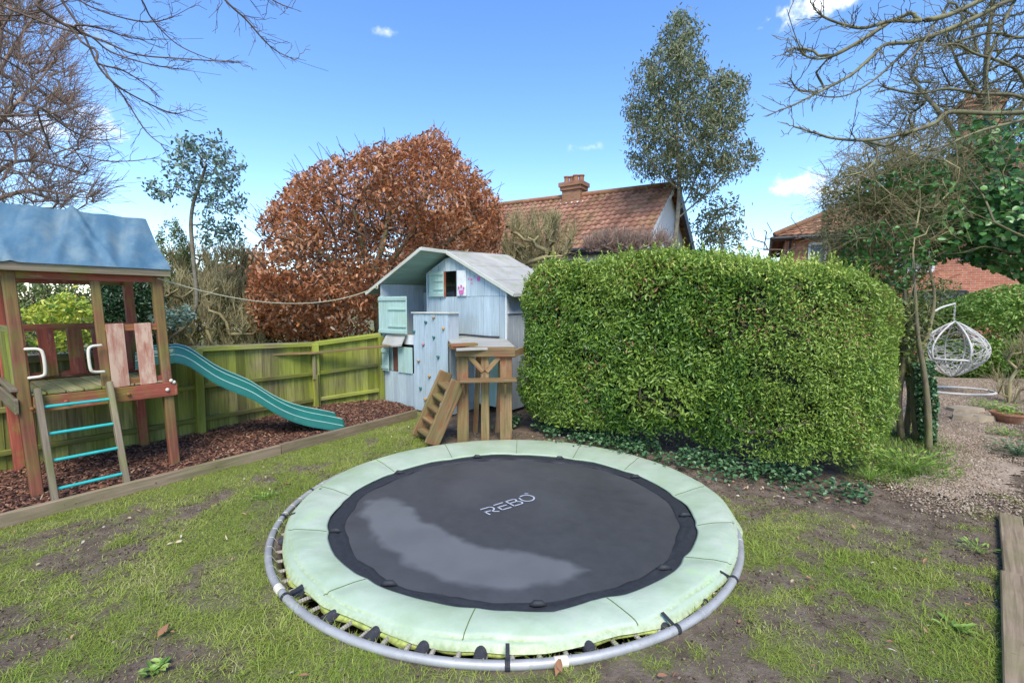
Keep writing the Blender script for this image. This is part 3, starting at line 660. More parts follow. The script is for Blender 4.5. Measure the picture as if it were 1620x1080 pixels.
for i in range(9):     # small gathered knots of webbing
    a = radians(200 + i * 38); c = A3(PCi[0] + (PRix - .05) * cos(a), PCi[1] + (PRi - .05) * sin(a), .04)
    MB().tube([c - A3(.05, .0, 0), c + A3(-.02, 0, .012), c + A3(.02, 0, .012), c + A3(.05, 0, 0)], [.004, .02, .018, .004], 7).build('webbing_knot', M['black'], tr, smooth=True)
# printed name, as strokes on the mat
lg = MB(); px = lambda X, Y: G(740 + X / 11.57, 760 + Y / 11.57, .0125)
def stroke(pts, wd=.014):
    P = smooth_path([px(*p) for p in pts], 4) if len(pts) > 4 else np.array([px(*p) for p in pts])
    P[:, 2] = .0165
    T = np.gradient(P, axis=0); T /= np.linalg.norm(T, axis=1)[:, None]; Sd = np.stack([-T[:, 1], T[:, 0], 0 * T[:, 0]], 1) * wd / 2
    lg.grid(np.stack([P + Sd, P - Sd], 0))
for st in ([(230, 535), (390, 490)], [(385, 490), (440, 492), (478, 512), (475, 540), (430, 553)], [(432, 552), (305, 580)], [(310, 576), (408, 628)], [(425, 550), (480, 568), (580, 568)],
           [(470, 458), (645, 405)], [(715, 448), (545, 495)], [(548, 492), (640, 540)], [(635, 538), (800, 490)],
           [(685, 388), (830, 348)], [(825, 349), (865, 350), (890, 366), (878, 388), (855, 396)], [(860, 396), (765, 420)], [(688, 384), (855, 470)], [(850, 468), (975, 432)], [(968, 434), (998, 420), (995, 402), (960, 388), (900, 388)],
           [(955, 300), (1010, 279), (1080, 271), (1160, 283), (1205, 305), (1215, 330), (1190, 360), (1140, 376), (1080, 380), (1020, 372), (975, 352), (940, 322)], [(1038, 243), (1108, 243)]):
    stroke(st)
lg.build('printed_lettering', M['print'], tr)
# springs, each its own part, and foam rollers over some of them
sp_r = (TR - .012, 1.60)
def spring_mesh():
    b = MB(); p0 = A3(TR - .01, 0, .026); p1 = A3(1.62, 0, .02)
    b.tube([A3(TR + .006, 0, .036), A3(TR - .02, 0, .030), A3(TR - .05, 0, -.022)], .003, 5)
    P = [A3(TR - .045 - .17 * t, 0, -.024 - .006 * t) for t in np.linspace(0, 1, 24)]; R = [.0115 + .0025 * (i % 2) for i in range(24)]; R[0] = R[-1] = .005
    return b.tube(P, R, 7)
b = spring_mesh(); b.V = [v + TC for v in b.V]
s0 = b.build('spring', M['spring'], tr, smooth=False)
nsp = 80
for i in range(nsp):
    o = s0 if i == 0 else s0.copy()
    if i: COL.objects.link(o); o.parent = tr
    o.rotation_euler = (0, 0, 2 * pi * (i + .4) / nsp)
f0 = MB().lathe(TC + A3(TR - .050, 0, -.024), [(.012, 0), (.031, .001), (.034, .004), (.034, .10), (.030, .104), (.01, .105)], 16, axis=(-1, 0, 0)).build('foam_sleeve', M['foam'], tr, smooth=False)
for i, dg in enumerate((199.5, 224, 236, 246.5, 256.5, 266.5, 285, 300, 312, 326, 340, 352)):
    o = f0 if i == 0 else f0.copy()
    if i: COL.objects.link(o); o.parent = tr
    o.rotation_euler = (0, 0, radians(dg)); 
for dg in (171, 188, 225.5, 271, 300.5, 322, 155):
    c = TC + ca(radians(dg)) * TR + A3(0, 0, .012); tn = ca(radians(dg + 90)); b = MB(); n_a = ca(radians(dg))
    for k in range(2):
        b.lathe(c + tn * (-.014 + .012 * k), [(.0255, 0), (.0275, .002), (.0275, .012), (.0255, .014)], 14, axis=tn)
    b.beam(c - n_a * .02 + A3(0, 0, .012), c - n_a * .10 + A3(0, 0, .035), .02, .004, side=tn).build('tie_strap', M['black'], tr)
for dg in (222, 279, 308, 340, 165):
    c = TC + ca(radians(dg)) * TR + A3(0, 0, .012); tn = ca(radians(dg + 90))
    MB().lathe(c - tn * .03, [(.0245, 0), (.0265, .002), (.0265, .065), (.0245, .067)], 16, axis=tn).build('frame_joint', M['cream'] if dg in (222, 279) else M['steel'], tr, smooth=False)

# ================================================================== BED EDGING
def board_thing(name, p0, p1, wd, th, m, label, cat, group=None):
    o = MB().beam(p0, p1, wd, th).build(name, m, bevel=.004); return props(o, label, cat, group)
gE = 'long timber boards edging the bark bed'
dE = unit(A3(2.51, 3.65, 0)); nE = A3(-dE[1], dE[0], 0)
E0 = A3(-3.98, 3.542, .05) + nE * .02; mid = A3(-2.69, 5.38, .05) + nE * .02
board_thing('edging_board', E0 - dE * 3.5, mid - dE * .004, .055, .115, M['sleeper'], 'weathered edging board along the lawn, the one in front of the play tower ladder', 'edging board', gE)
board_thing('edging_board', mid + dE * .004, A3(-1.47, 7.19, .055) + nE * .02, .055, .125, M['sleeper'], 'weathered edging board along the lawn, the one running up to the wooden steps', 'edging board', gE)
fr = thing('timber_bed_frame', G(1600, 900), 'weathered wide timber frame of a raised bed at the right edge of the lawn', 'raised bed')
a0, a1, am = G(1594, 812, .045), G(1612, 1075, .045), G(1600, 905, .045)
sd_ = unit(a1 - a0); am = a0 + sd_ * np.dot(am - a0, sd_)
rt = A3(-sd_[1], sd_[0], 0); rt = rt if rt[0] > 0 else -rt
a0 = a0 + rt * .015; am = am + rt * .03; a1 = a1 + rt * .03
MB().beam(a0 - A3(0, 0, .05), am - A3(0, 0, .05), .13, .10).build('sleeper', M['sleeper'], fr, bevel=.006)
MB().beam(am - A3(0, 0, .048) + sd_ * .004, a1 - A3(0, 0, .048) + sd_ * .5, .16, .10).build('sleeper', M['sleeper'], fr, bevel=.006)
MB().beam(a0 + rt * .07 + sd_ * .05 - A3(0, 0, .055), a0 + rt * 2.2 + sd_ * .05 - A3(0, 0, .055), .10, .09).build('sleeper', M['sleeper'], fr, bevel=.006)
fz = [a0 + rt * .06, a0 + rt * 2.2, a1 + rt * 2.2 + sd_ * .5, a1 + rt * .06 + sd_ * .5]
MB().quad([A3(p[0], p[1], .022) for p in fz][::-1]).build('soil_fill', M['mulch'], fr)

# ================================================================== FENCE
fn = thing('garden_fence', FP[2], 'green mossy close-boarded wooden fence behind the play tower and slide', 'fence')
TOPS = [1.21, 1.21, 1.21, 1.16, 1.26]
for k in range(4):
    p, q_ = FP[k], FP[k + 1]; t = unit(q_ - p); L = np.linalg.norm(q_ - p); nrm = A3(t[1], -t[0], 0); z0, z1 = TOPS[k], TOPS[k + 1]
    fm = M['fence_green'] if k == 3 else M['fence']; mb = MB(); n = int(L / .115)
    for i in range(n):
        s0_, s1_ = L * i / n, L * (i + 1) / n + .012; zt = z0 + (z1 - z0) * (i + .5) / n - .035
        c0 = p + t * (s0_ + s1_) / 2 - nrm * .004 * (i % 2) - nrm * .006
        mb.beam(c0 + A3(0, 0, .0), c0 + A3(0, 0, zt), s1_ - s0_, .012, side=t + nrm * .06)
    mb.build('board_panel', fm, fn)
    for zf, h_ in ((.20, .06), (.56, .06), (.96, .065)):
        MB().beam(p + nrm * .03 + A3(0, 0, zf * z0), q_ + nrm * .03 + A3(0, 0, zf * z1), .045, h_, side=nrm).build('rail', fm, fn, bevel=.008)
    MB().beam(p + nrm * .005 + A3(0, 0, z0 - .018), q_ + nrm * .005 + A3(0, 0, z1 - .018), .075, .028, side=nrm).build('capping', M['greywood'] if k < 3 else fm, fn, bevel=.004)
    if k: MB().beam(p + nrm * .045 + A3(0, 0, -.1), p + nrm * .045 + A3(0, 0, z0 - .035), .10, .10, side=t).build('post', M['fence_green'], fn, bevel=.006)
p = FP[4]; MB().beam(p + A3(.02, -.05, -.1), p + A3(.02, -.05, 1.2), .09, .09, side=t).build('post', M['fence_green'], fn, bevel=.006)
# long balance rail held in front of the fence on brackets
rl = thing('long_rail', (-3.9, 6.2, 1.0), 'long thin brown plank fixed level along the fence from slide to playhouse', 'plank')
ra, rb = D(289, 566, 6.25), D(497, 558, 7.35); rc = D(632, 545, 8.05)
for p, q_ in ((ra, rb), (rb + A3(.003, .003, 0), rc)): MB().beam(p, q_, .13, .026, side=A3(.8, -.6, 0)).build('plank', M['stand'], rl, bevel=.003)
MB().beam(rb - A3(0, 0, .03), A3(rb[0], rb[1], rb[2] - .42), .05, .05).build('bracket', M['greywood'], rl, bevel=.004)
MB().beam(A3(rb[0] + .02, rb[1] + .02, .05), A3(rb[0] + .02, rb[1] + .02, rb[2] - .35), .06, .06).build('post', M['fence'], rl, bevel=.004)
MB().beam(ra + A3(.25, .3, -.03), A3(ra[0] + .25, ra[1] + .3, .5), .05, .05).build('bracket', M['greywood'], rl, bevel=.004)

# ================================================================== PLAY TOWER
ta = A3(.617, .787, 0); tb = A3(-.787, .617, 0); T0 = A3(-4.228, 4.082, 0); TW = 1.04
def T(x, y, z): return T0 + ta * x + tb * y + A3(0, 0, z) - ta * .038 * z
tw = thing('play_tower', T(.5, .5, 0), 'red and green stained wooden play tower with sagging blue tarpaulin roof and green slide', 'play tower')
for (x, y, m) in ((0, 0, 'redpost'), (TW, 0, 'redpost'), (0, TW, 'redwood'), (TW, TW, 'redwood')):
    MB().beam(T(x, y, -.1), T(x, y, 2.03), .085, .085, side=ta).build('post', M[m], tw, bevel=.008)
MB().beam(T(.56, .0, .80), T(.56, .0, 2.03), .07, .05, side=ta).build('post', M['redpost'], tw, bevel=.006)
# platform
for (p, q_) in ((T(.045, -.055, .86), T(TW + .06, -.055, .86)), (T(.045, TW + .055, .86), T(TW - .04, TW + .055, .86))):
    MB().beam(p, q_, .028, .14, side=tb).build('platform_beam', M['redwood'], tw, bevel=.004)
for x in (-.058, TW + .058): MB().beam(T(x, -.07, .86), T(x, TW, .86), .028, .13, side=ta).build('platform_beam', M['greywood'] if x < 0 else M['redwood'], tw, bevel=.004)
MB().beam(T(-.058, -.045, 1.0), T(-.058, TW, 1.0), .05, .03, side=ta).build('platform_beam', M['greywood'], tw, bevel=.004)
for i in range(8):
    x = .03 + i * .125; MB().beam(T(x + .05, -.03, .945), T(x + .05, TW + .03, .945), .115, .022, side=ta).build('deck_board', M['deck'], tw, bevel=.003)
# back guard: rails and broad slats
for z, h_ in ((1.50, .07), (1.0, .07)): MB().beam(T(-.02, TW - .055, z), T(TW + .02, TW - .055, z), .03, h_, side=tb).build('guard_rail', M['redwood'], tw, bevel=.003)
for i, x in enumerate((.10, .30, .52, .72, .93)): MB().beam(T(x, TW - .085, .99), T(x, TW - .085, 1.49), .125 if i else .1, .016, side=ta).build('guard_slat', M['redwood'], tw, bevel=.002)
# front guard right of the middle post
for z, h_ in ((1.51, .065), (.975, .065)): MB().beam(T(.58, -.012, z), T(TW - .04, -.012, z), .03, h_, side=tb).build('guard_rail', M['redwood'], tw, bevel=.003)
for x in (.66, .88): MB().beam(T(x, -.036, .935), T(x, -.036, 1.55), .135, .016, side=ta).build('guard_slat', M['worn'], tw, bevel=.002)
# left guard with narrow balusters
MB().beam(T(-.0, .045, 1.49), T(-.0, TW - .04, 1.49), .03, .085, side=ta).build('guard_rail', M['fence_green'], tw, bevel=.003)
for i in range(9): MB().beam(T(-.022, .09 + i * .1, .99), T(-.022, .09 + i * .1, 1.48), .022, .022, side=ta).build('baluster', M['fence_green'], tw)
# roof plates, ridge, rafters and tarpaulin
MB().beam(T(-.35, -.10, 2.055), T(TW + .10, -.10, 2.055), .022, .075, side=tb).build('eaves_board', M['greywood'], tw, bevel=.003)
MB().beam(T(-.30, -.02, 2.0), T(TW + .06, -.02, 2.0), .03, .09, side=tb).build('roof_plate', M['redwood'], tw, bevel=.003)
MB().beam(T(-.35, TW + .10, 2.055), T(TW + .10, TW + .10, 2.055), .022, .075, side=tb).build('eaves_board', M['greywood'], tw, bevel=.003)
MB().beam(T(-.30, TW + .02, 2.0), T(TW + .06, TW + .02, 2.0), .03, .09, side=tb).build('roof_plate', M['redwood'], tw, bevel=.003)
RZ = 2.66
for x in (TW + .06, -.28):
    for yy in (-.08, TW + .08): MB().beam(T(x - .03, yy, 2.02), T(x - .03, TW / 2, RZ - .08), .03, .05, side=ta).build('rafter', M['greywood'], tw, bevel=.003)
MB().beam(T(-.3, TW / 2, RZ - .05), T(TW + .06, TW / 2, RZ - .05), .03, .08, side=tb).build('ridge_board', M['greywood'], tw)
nu, nv_ = 90, 60; gu = np.linspace(0, 1, nu); prof = []
Pt = np.zeros((nu, nv_, 3)); Gt = np.zeros((nu, nv_, 3)); wr = np.random.RandomState(4)
for i, u_ in enumerate(gu):
    x = -.36 + (TW + .46) * u_
    for j in range(nv_):
        v_ = j / (nv_ - 1) * 2 - 1
        y = TW / 2 + v_ * (TW / 2 + .125); z = RZ - abs(v_) * (RZ - 2.075) + .012
        sag = -.035 * sin(pi * abs(v_)) * (1 - .2 * cos(2 * pi * u_ * 3.0))
        ph = u_ * 34 + abs(v_) * 3.5 * (1 + sin(u_ * 9))
        fold = .024 * sin(ph) * (abs(sin(pi * min(1, abs(v_)))) ** .5) * (.4 + fbm(u_ * 5, 0, 1, 5, 2))
        fold += (1 - abs(v_) ** 5) * .026 * math.exp(-((u_ - .42 - .18 * (1 - abs(v_))) / .02) ** 2) + (1 - abs(v_) ** 5) * .026 * math.exp(-((u_ - .71 + .10 * (1 - abs(v_))) / .018) ** 2) + .013 * math.exp(-((u_ - .20 - .05 * abs(v_)) / .02) ** 2)
        Pt[i, j] = T(x, y, z + sag * .5 + fold); Gt[i, j] = (x * 1.0 + abs(v_) * .25, v_ * 1.0, 0)
MB().grid(Pt, Gt).build('tarpaulin', M['tarp'], tw, smooth=True)
# ladder
ld_ = T(.0, 0, 0); lb0, lb1 = G(90, 808), G(203, 778); lt0, lt1 = T(.075, -.095, 1.0), T(.56, -.095, 1.0)
lad = MB().beam(lb0, lt0 + A3(0, 0, .0), .045, .075, side=ta).build('ladder_stile', M['greywood'], tw, bevel=.005)
MB().beam(lb1, lt1, .045, .075, side=ta).build('ladder_stile', M['greywood'], tw, bevel=.005)
for f in (.17, .40, .62, .845):
    p, q_ = lb0 + (lt0 - lb0) * f, lb1 + (lt1 - lb1) * f
    MB().tube([p, p + (q_ - p) * .05, q_ - (q_ - p) * .05, q_], .014, 10).build('rung', M['teal'], tw, smooth=True)
# cream hand grips
for x, y, s_ in ((.045, -.055, 1), (.535, -.055, -1)):
    z0 = 1.10; P = smooth_path([T(x, y, z0), T(x + s_ * .0, y - .012, z0), T(x + s_ * .075, y - .03, z0 + .01), T(x + s_ * .095, y - .035, z0 + .05), T(x + s_ * .095, y - .035, z0 + .20), T(x + s_ * .07, y - .03, z0 + .245), T(x, y - .012, z0 + .25), T(x, y, z0 + .25)], 5)
    MB().tube(P, .013, 8).build('hand_grip', M['cream'], tw, smooth=True)
for (x, y, z) in ((TW + .045, -.07, .93), (TW - .02, -.075, .86), (TW + .02, -.075, .95), (.03, -.08, .83), (.70, -.08, .86), (.25, -.08, .86)):
    MB().lathe(T(x, y, z), [(.018, 0), (.018, .008), (.010, .014), (.001, .015)], 10, axis=-tb).build('bolt_cap', M['cream'] if x > 1 else M['redwood'], tw, smooth=True)
# slide: profile read off the far lip, in the slide's own vertical plane
S0 = A3(-4.13, 5.36, 0); sdir = unit(A3(-2.52, 6.42, 0) - S0); sper = A3(-sdir[1], sdir[0], 0)
def onplane(u, v, p0, n):
    r = ray(u, v); c = A3(0, 0, EYE); return c + r * (np.dot(p0 - c, n) / np.dot(r, n))
pts = []
for u, v in ((269.7, 546.5), (280, 545.5), (294, 549), (307, 556), (320, 565), (338, 577), (355.5, 586), (375, 594), (394, 602.5), (411, 613), (427, 623), (443, 631.5), (459, 638), (480, 644), (501, 648), (521, 652), (530, 654)):
    q_ = onplane(u, v, S0 + sper * .22, sper); pts.append((np.dot(q_ - S0, sdir), q_[2]))
pts = [(-.12, pts[0][1] - .05), (-.02, pts[0][1] - .01)] + [p for p in pts if p[0] > .03]
sp = smooth_path([A3(a_, 0, b_) for a_, b_ in pts], 4)
cs = [(-.285, -.155), (-.262, -.07), (-.245, -.005), (-.232, .008), (-.212, .008), (-.198, -.004), (-.188, -.065), (-.16, -.078), (0, -.080), (.16, -.078), (.188, -.065), (.198, -.004), (.212, .008), (.232, .008), (.245, -.005), (.255, -.06), (.262, -.10)]
Ps = np.array([[S0 + sdir * p[0] + sper * c_[0] + A3(0, 0, p[2] + c_[1]) for c_ in cs] for p in sp])
lip = Ps[-1].copy() + sdir * .03; lip[:, 2] -= .09; Ps = np.concatenate([Ps, lip[None]], 0)
und = Ps[:, ::-1].copy(); und[:, :, 2] = np.minimum(und[:, :, 2] - .012, Ps[:, 8:9, 2] - .012)
sl = MB().grid(Ps[::-1]).grid(und[::-1]).build('slide', M['slide'], tw, smooth=True)
for w_, zz in ((-.222, .0105), (-.266, -.075), (-.02, -.076), (.222, .0105)):
    P = np.array([S0 + sdir * p[0] + sper * w_ + A3(0, 0, p[2] + zz) for p in sp]); MB().tube(P, .0055, 5).build('moulded_line', M['slideline'], sl, smooth=True)

# ================================================================== PLAYHOUSE
O = A3(-2.31, 8.25, 0)
def W(s, q, z): return O + HE * s + HD * q + A3(0, 0, z)
def WU(u, v, q):
    p = onplane(u, v, O + HD * q, HD); r = p - O; return np.dot(r, HE), p[2]
ph = thing('playhouse', W(1.1, .6, 0), 'pale blue wooden children\'s playhouse with felt roof, mint shutters and a climbing wall', 'playhouse')
def boards(s0, s1, q, z0f, z1f, wd=.10, m='blue', name='wall', th=.016, face=-1, bevel=.002, gap=.0):
    mb = MB(); n = max(1, round((s1 - s0) / wd))
    for i in range(n):
        a_, b_ = s0 + (s1 - s0) * i / n, s0 + (s1 - s0) * (i + 1) / n; zl = z0f(.5 * (a_ + b_)) if callable(z0f) else z0f
        ta_, tb_ = (z1f(a_), z1f(b_)) if callable(z1f) else (z1f, z1f); off = .003 * (i % 2)
        mb.slab([W(a_ + .0028, q - off, zl), W(b_ - .0028, q - off, zl), W(b_ - .0028, q - off, tb_), W(a_ + .0028, q - off, ta_)], th, nrm=-HD)
    return mb.build(name, M[m], ph, bevel=bevel)
RS_ = 1.063; RZH = 2.60
def rz(s, q=0): return (RZH - .487 * (RS_ - s) if s < RS_ else RZH - .52 * (s - RS_)) + .05 * max(0, q - .56)
# lower front wall, left
boards(.0, .87, 0, .02, .60, .11)
boards(.0, .10, 0, .60, 1.9, .10, 'blue')                      # corner upright
boards(.10, .26, .05, .60, 1.08, .16, 'mint')
MB().beam(W(-.02, -.03, .0), W(-.02, -.03, 1.24), .09, .03, side=HE).build('corner_post', M['fence_green'], ph, bevel=.004)
# left small window and shutters
s0_, z0_ = WU(616, 583, 0); s1_, z1_ = WU(630, 547, 0)
MB().slab([W(s0_, .06, .60), W(s1_, .06, .60), W(s1_, .06, 1.07), W(s0_, .06, 1.07)], .02, nrm=-HD).build('window_opening', M['brownin'], ph)
def shutter(uL, uR, vT, vB, q, m='mint', name='shutter', ledges=(.16, .84), inner=None):
    sL, _ = WU(uL, (vT + vB) / 2, q); sR, _ = WU(uR, (vT + vB) / 2, q); um = (uL + uR) / 2; _, zT = WU(um, vT, q); _, zB = WU(um, vB, q)
    mb = MB(); n = max(2, round((sR - sL) / .10))
    for i in range(n):
        a_, b_ = sL + (sR - sL) * i / n + .001, sL + (sR - sL) * (i + 1) / n - .001; mb.slab([W(a_, q, zB), W(b_, q, zB), W(b_, q, zT), W(a_, q, zT)], .014, nrm=-HD)
    o = mb.build(name, M[m], ph, bevel=.002)
    for f in ledges: MB().beam(W(sL + .004, q - .008, zB + (zT - zB) * f), W(sR - .004, q - .008, zB + (zT - zB) * f), .016, .055 if zT - zB > .3 else .04, side=HD).build('ledge', M[m], o, bevel=.003)
    if inner:
        for f in inner: MB().beam(W(sL + (sR - sL) * .36, q - .010, zB + (zT - zB) * f), W(sR - .01, q - .010, zB + (zT - zB) * f), .014, .02, side=HD).build('ledge', M[m], o)
    return o
shutter(585, 614.5, 548, 585, -.06)
shutter(629.5, 652, 549, 590, -.02, ledges=())
shutter(599, 643, 469, 528, -.05, ledges=(.06, .93), inner=(.20, .66))
# sagging felt flap over the low window
sF, zF = WU(613, 530, 0); sG, zG = WU(644, 548, 0)
fl = np.array([[W(sF + (sG - sF) * t, -.10 * k - .02, 1.24 - .16 * k - .02 * sin(pi * t)) for t in np.linspace(0, 1, 8)] for k in np.linspace(0, 1, 6)])
MB().grid(fl).grid(fl[::-1] + A3(0, 0, -.02)).build('felt_flap', M['felt'], ph, smooth=True)
MB().slab([W(.60, .02, 1.08), W(.87, .02, 1.08), W(.87, .02, 1.24), W(.60, .02, 1.24)], .014, nrm=-HD).build('wall', M['whitep'], ph)
# climbing wall: a shallow box of upright boards
sa, zt = WU(653.5, 494.5, -.05); sb, _ = WU(708, 498, -.05)
mb = MB(); n = 6
for i in range(n):
    a_, b_ = sa + (sb - sa) * i / n + .003, sa + (sb - sa) * (i + 1) / n - .003
    mb.slab([W(a_, -.05 - .003 * (i % 2), .02), W(b_, -.05 - .003 * (i % 2), .02), W(b_, -.05 - .003 * (i % 2), 1.60), W(a_, -.05 - .003 * (i % 2), 1.60)], .02, nrm=-HD)
cw = mb.build('climbing_wall', M['blue'], ph, bevel=.002)
MB().slab([W(sb + .002, -.05, 1.2), W(sb + .002, .20, 1.2), W(sb + .002, .20, 1.6), W(sb + .002, -.05, 1.6)], .02, nrm=HE).slab([W(sb + .002, .0, .02), W(sb + .002, .58, .02), W(sb + .002, .58, 1.19), W(sb + .002, .0, 1.19)], .02, nrm=HE).build('side_panel', M['blueg'], cw)
MB().slab([W(sa + .01, .0, .02), W(sa + .01, -.04, .02), W(sa + .01, -.04, 1.6), W(sa + .01, .0, 1.6)], .01, nrm=-HE).build('side_panel', M['blueg'], cw)
MB().beam(W(sa - .03, .06, 1.612), W(sb + .03, .06, 1.612), .26, .022, side=HD).build('cap_board', M['trim'], cw, bevel=.003)
M['hold_g'] = flatmat('dark green resin', (.02, .14, .13), .5); M['hold_y'] = flatmat('ochre resin', (.42, .25, .07), .6); M['hold_t'] = flatmat('tan resin', (.36, .26, .17), .6); M['hold_p'] = flatmat('dusty pink resin', (.42, .22, .22), .6)
for X, Y, c in ((343, 390, 'g'), (380, 367, 't'), (288, 435, 'g'), (428, 420, 'y'), (382, 462, 'g'), (332, 495, 'p'), (403, 555, 'g'), (309, 573, 't'), (361, 646, 'y'), (320, 703, 'g'), (342, 755, 'y')):
    s_, z_ = WU(560 + X / 3, 380 + Y / 3, -.05); c0 = W(s_, -.055, z_); tilt = RS.uniform(-.5, .5)
    b = MB(); V = []; 
    up_ = A3(0, 0, 1) * cos(tilt) + HE * sin(tilt); sd = HE * cos(tilt) - A3(0, 0, 1) * sin(tilt)
    P = [c0 - up_ * .022, c0 - up_ * .009 - HD * .010, c0 + up_ * .007 - HD * .020, c0 + up_ * .020 - HD * .010]
    b.tube([p + sd * .0 for p in P], [.007, .016, .023 if c != 'g' else .019, .012], 8); b.tube([c0 - sd * .022 + up_ * .006, c0 - HD * .03 + up_ * .018, c0 + sd * .022 + up_ * .008], [.008, .015, .009], 6)
    b.build('climbing_hold', M['hold_' + c], cw, smooth=True)
# upper facade with window
FQ = .63; fL, fR = .536, 2.315
sw0, _ = WU(704, 450, FQ); sw1, _ = WU(722, 450, FQ); _, zw1 = WU(713, 429, FQ); _, zw0 = WU(713, 469.5, FQ)
boards(fL, fR, FQ, 1.20, zw0, .16, 'blue')
boards(fL, sw0, FQ - .004, zw0 + .002, lambda s: rz(s) - .03, .14, 'blue'); boards(sw1, fR, FQ - .004, zw0 + .002, lambda s: rz(s) - .03, .16, 'blue')
boards(sw0, sw1, FQ - .004, zw1, lambda s: rz(s) - .03, .14, 'blue')
MB().slab([W(sw0 - .05, FQ + .30, 1.8), W(sw1 + .3, FQ + .30, 1.8), W(sw1 + .3, FQ + .30, 2.4), W(sw0 - .05, FQ + .30, 2.4)], .02, nrm=-HD).build('inner_wall', M['darkin'], ph)
MB().beam(W(sw0 + .01, FQ - .014, zw0), W(sw0 + .01, FQ - .014, zw1), .035, .02, side=HE).build('window_frame', M['redwood'], ph)
for s_ in (fL + .012, fR - .012): MB().beam(W(s_, FQ - .018, 1.2), W(s_, FQ - .018, rz(s_) - .05), .025, .02, side=HE).build('corner_trim', M['whitep'] if s_ > 1 else M['blue'], ph)
shutter(679, 701.5, 429, 470, FQ - .03, ledges=(.08, .90), inner=(.30, .62))
wp = shutter(723, 737, 427.5, 468, FQ - .03, 'whitep', ledges=())
def dot(u, v, r, q, par, asp=1.0):
    s_, z_ = WU(u, v, q); n = 14; P = [W(s_ + r * cos(a) * (1 + .12 * sin(3 * a)), q, z_ + r * asp * sin(a) * (1 + .1 * cos(2 * a))) for a in np.arange(n) * 2 * pi / n]
    MB().slab(P, .003, nrm=-HD).build('painted_print', M['pink'], par)
dot(729.5, 462, .052, FQ - .0455, wp, .8); 
for u, v in ((725.5, 455), (729.5, 452.5), (733, 456)): dot(u, v, .018, FQ - .0455, wp, 1.4)
dot(757, 441, .034, FQ - .012, ph, 1.25)
for u, v, r in ((741.5, 441, .016), (746, 442, .016), (746.5, 448, .013), (751, 437, .010)): dot(u, v, r, FQ - .012, ph, 1.3)
# recess on the left: back panel, floor, left wall
boards(.03, fL + .3, 1.0, 1.2, 1.98, .3, 'blueg', 'recess_wall')
MB().slab([W(-.0, 1.3, .02), W(.0, 0.02, .02), W(.0, 0.02, 2.10), W(.0, 1.3, 2.12)], .02, nrm=-HE).build('wall', M['blueg'], ph)
MB().slab([W(fL + .01, FQ + .02, 1.2), W(fL + .01, 1.0, 1.2), W(fL + .01, 1.0, 2.25), W(fL + .01, FQ + .02, 2.25)], .02, nrm=-HE).build('wall', M['blue'], ph)
MB().slab([W(.02, 0.03, 1.2), W(1.6, 0.03, 1.2), W(1.6, 1.2, 1.2), W(.02, 1.2, 1.2)], .03, nrm=(0, 0, 1)).build('upper_floor', M['deck'], ph)
MB().slab([W(-.02, 2.2, .02), W(2.3, 2.2, .02), W(2.3, 2.2, 2.03), W(RS_, 2.2, 2.70), W(-.02, 2.2, 2.16)], .02, nrm=HD).build('wall', M['blueg'], ph)
MB().slab([W(-.0, 2.2, .02), W(.0, 1.32, .02), W(.0, 1.32, 2.12), W(.0, 2.2, 2.14)], .02, nrm=-HE).build('wall', M['blueg'], ph)
mb = MB()
for i in range(11): 
    a_, b_ = FQ + .01 + i * .142, FQ + .01 + (i + 1) * .142 - .003
    mb.slab([W(fR, a_, .05), W(fR, b_, .05), W(fR, b_, 1.95), W(fR, a_, 1.95)], .018, nrm=HE)
mb.build('wall', M['blueg'], ph, bevel=.002)
MB().beam(W(fR + .012, FQ, 1.62), W(fR + .012, 2.2, 1.62), .02, .04, side=HE).build('wall_batten', M['blueg'], ph)
# lower wall behind the stand with a white boarded door
boards(sb + .01, fR, .60, .10, 1.17, .13, 'mint')
s2, _ = WU(741, 620, .57); s3, _ = WU(766, 620, .57); boards(s2, s3, .575, .12, .98, .12, 'whitep', 'door')
# roof
def roofslab(P, th, m, name):
    return MB().slab(P, th).build(name, M[m], ph, bevel=.003)
QB = 2.30
L0 = -.361
def RP(s, q, dz=0): return W(s, q, rz(s, q) + .05 + dz)
roofslab([RP(L0, 0), RP(RS_, 0), RP(RS_, QB), RP(L0, QB)], .012, 'felt', 'roof_felt')
R1 = RS_ + 1.42
roofslab([RP(RS_, .565), RP(R1, .565), RP(R1, QB), RP(RS_, QB)], .012, 'felt', 'roof_felt')
for f in (.36, .70):       # lapped courses of felt on the right-hand slope
    s_ = RS_ + 1.42 * f; MB().slab([RP(s_ - .03, .56, .008), RP(s_ + .02, .56, .004), RP(s_ + .02, QB, .004), RP(s_ - .03, QB, .008)], .006).build('felt_lap', M['felt'], ph)
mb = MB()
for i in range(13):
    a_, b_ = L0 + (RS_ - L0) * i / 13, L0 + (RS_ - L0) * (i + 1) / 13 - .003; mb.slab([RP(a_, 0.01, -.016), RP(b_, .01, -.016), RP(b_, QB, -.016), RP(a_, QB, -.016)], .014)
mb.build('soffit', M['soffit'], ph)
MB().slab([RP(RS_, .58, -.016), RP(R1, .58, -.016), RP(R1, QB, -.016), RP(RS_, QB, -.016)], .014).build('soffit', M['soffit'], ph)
def strip(a, b, w_, th, m, name): return MB().beam(a, b, th, w_, side=HD).build(name, M[m], ph, bevel=.003)
strip(RP(L0 - .01, -.012, -.018), RP(RS_, -.012, -.018), .055, .022, 'trim', 'barge_board')
strip(RP(RS_ + .004, .553, -.018), RP(R1 + .01, .553, -.018), .055, .022, 'trim', 'barge_board')
MB().beam(RP(RS_ + .012, -.02, -.012), RP(RS_ + .012, .57, -.012), .03, .055, side=HE).build('ridge_trim', M['trim'], ph, bevel=.003)
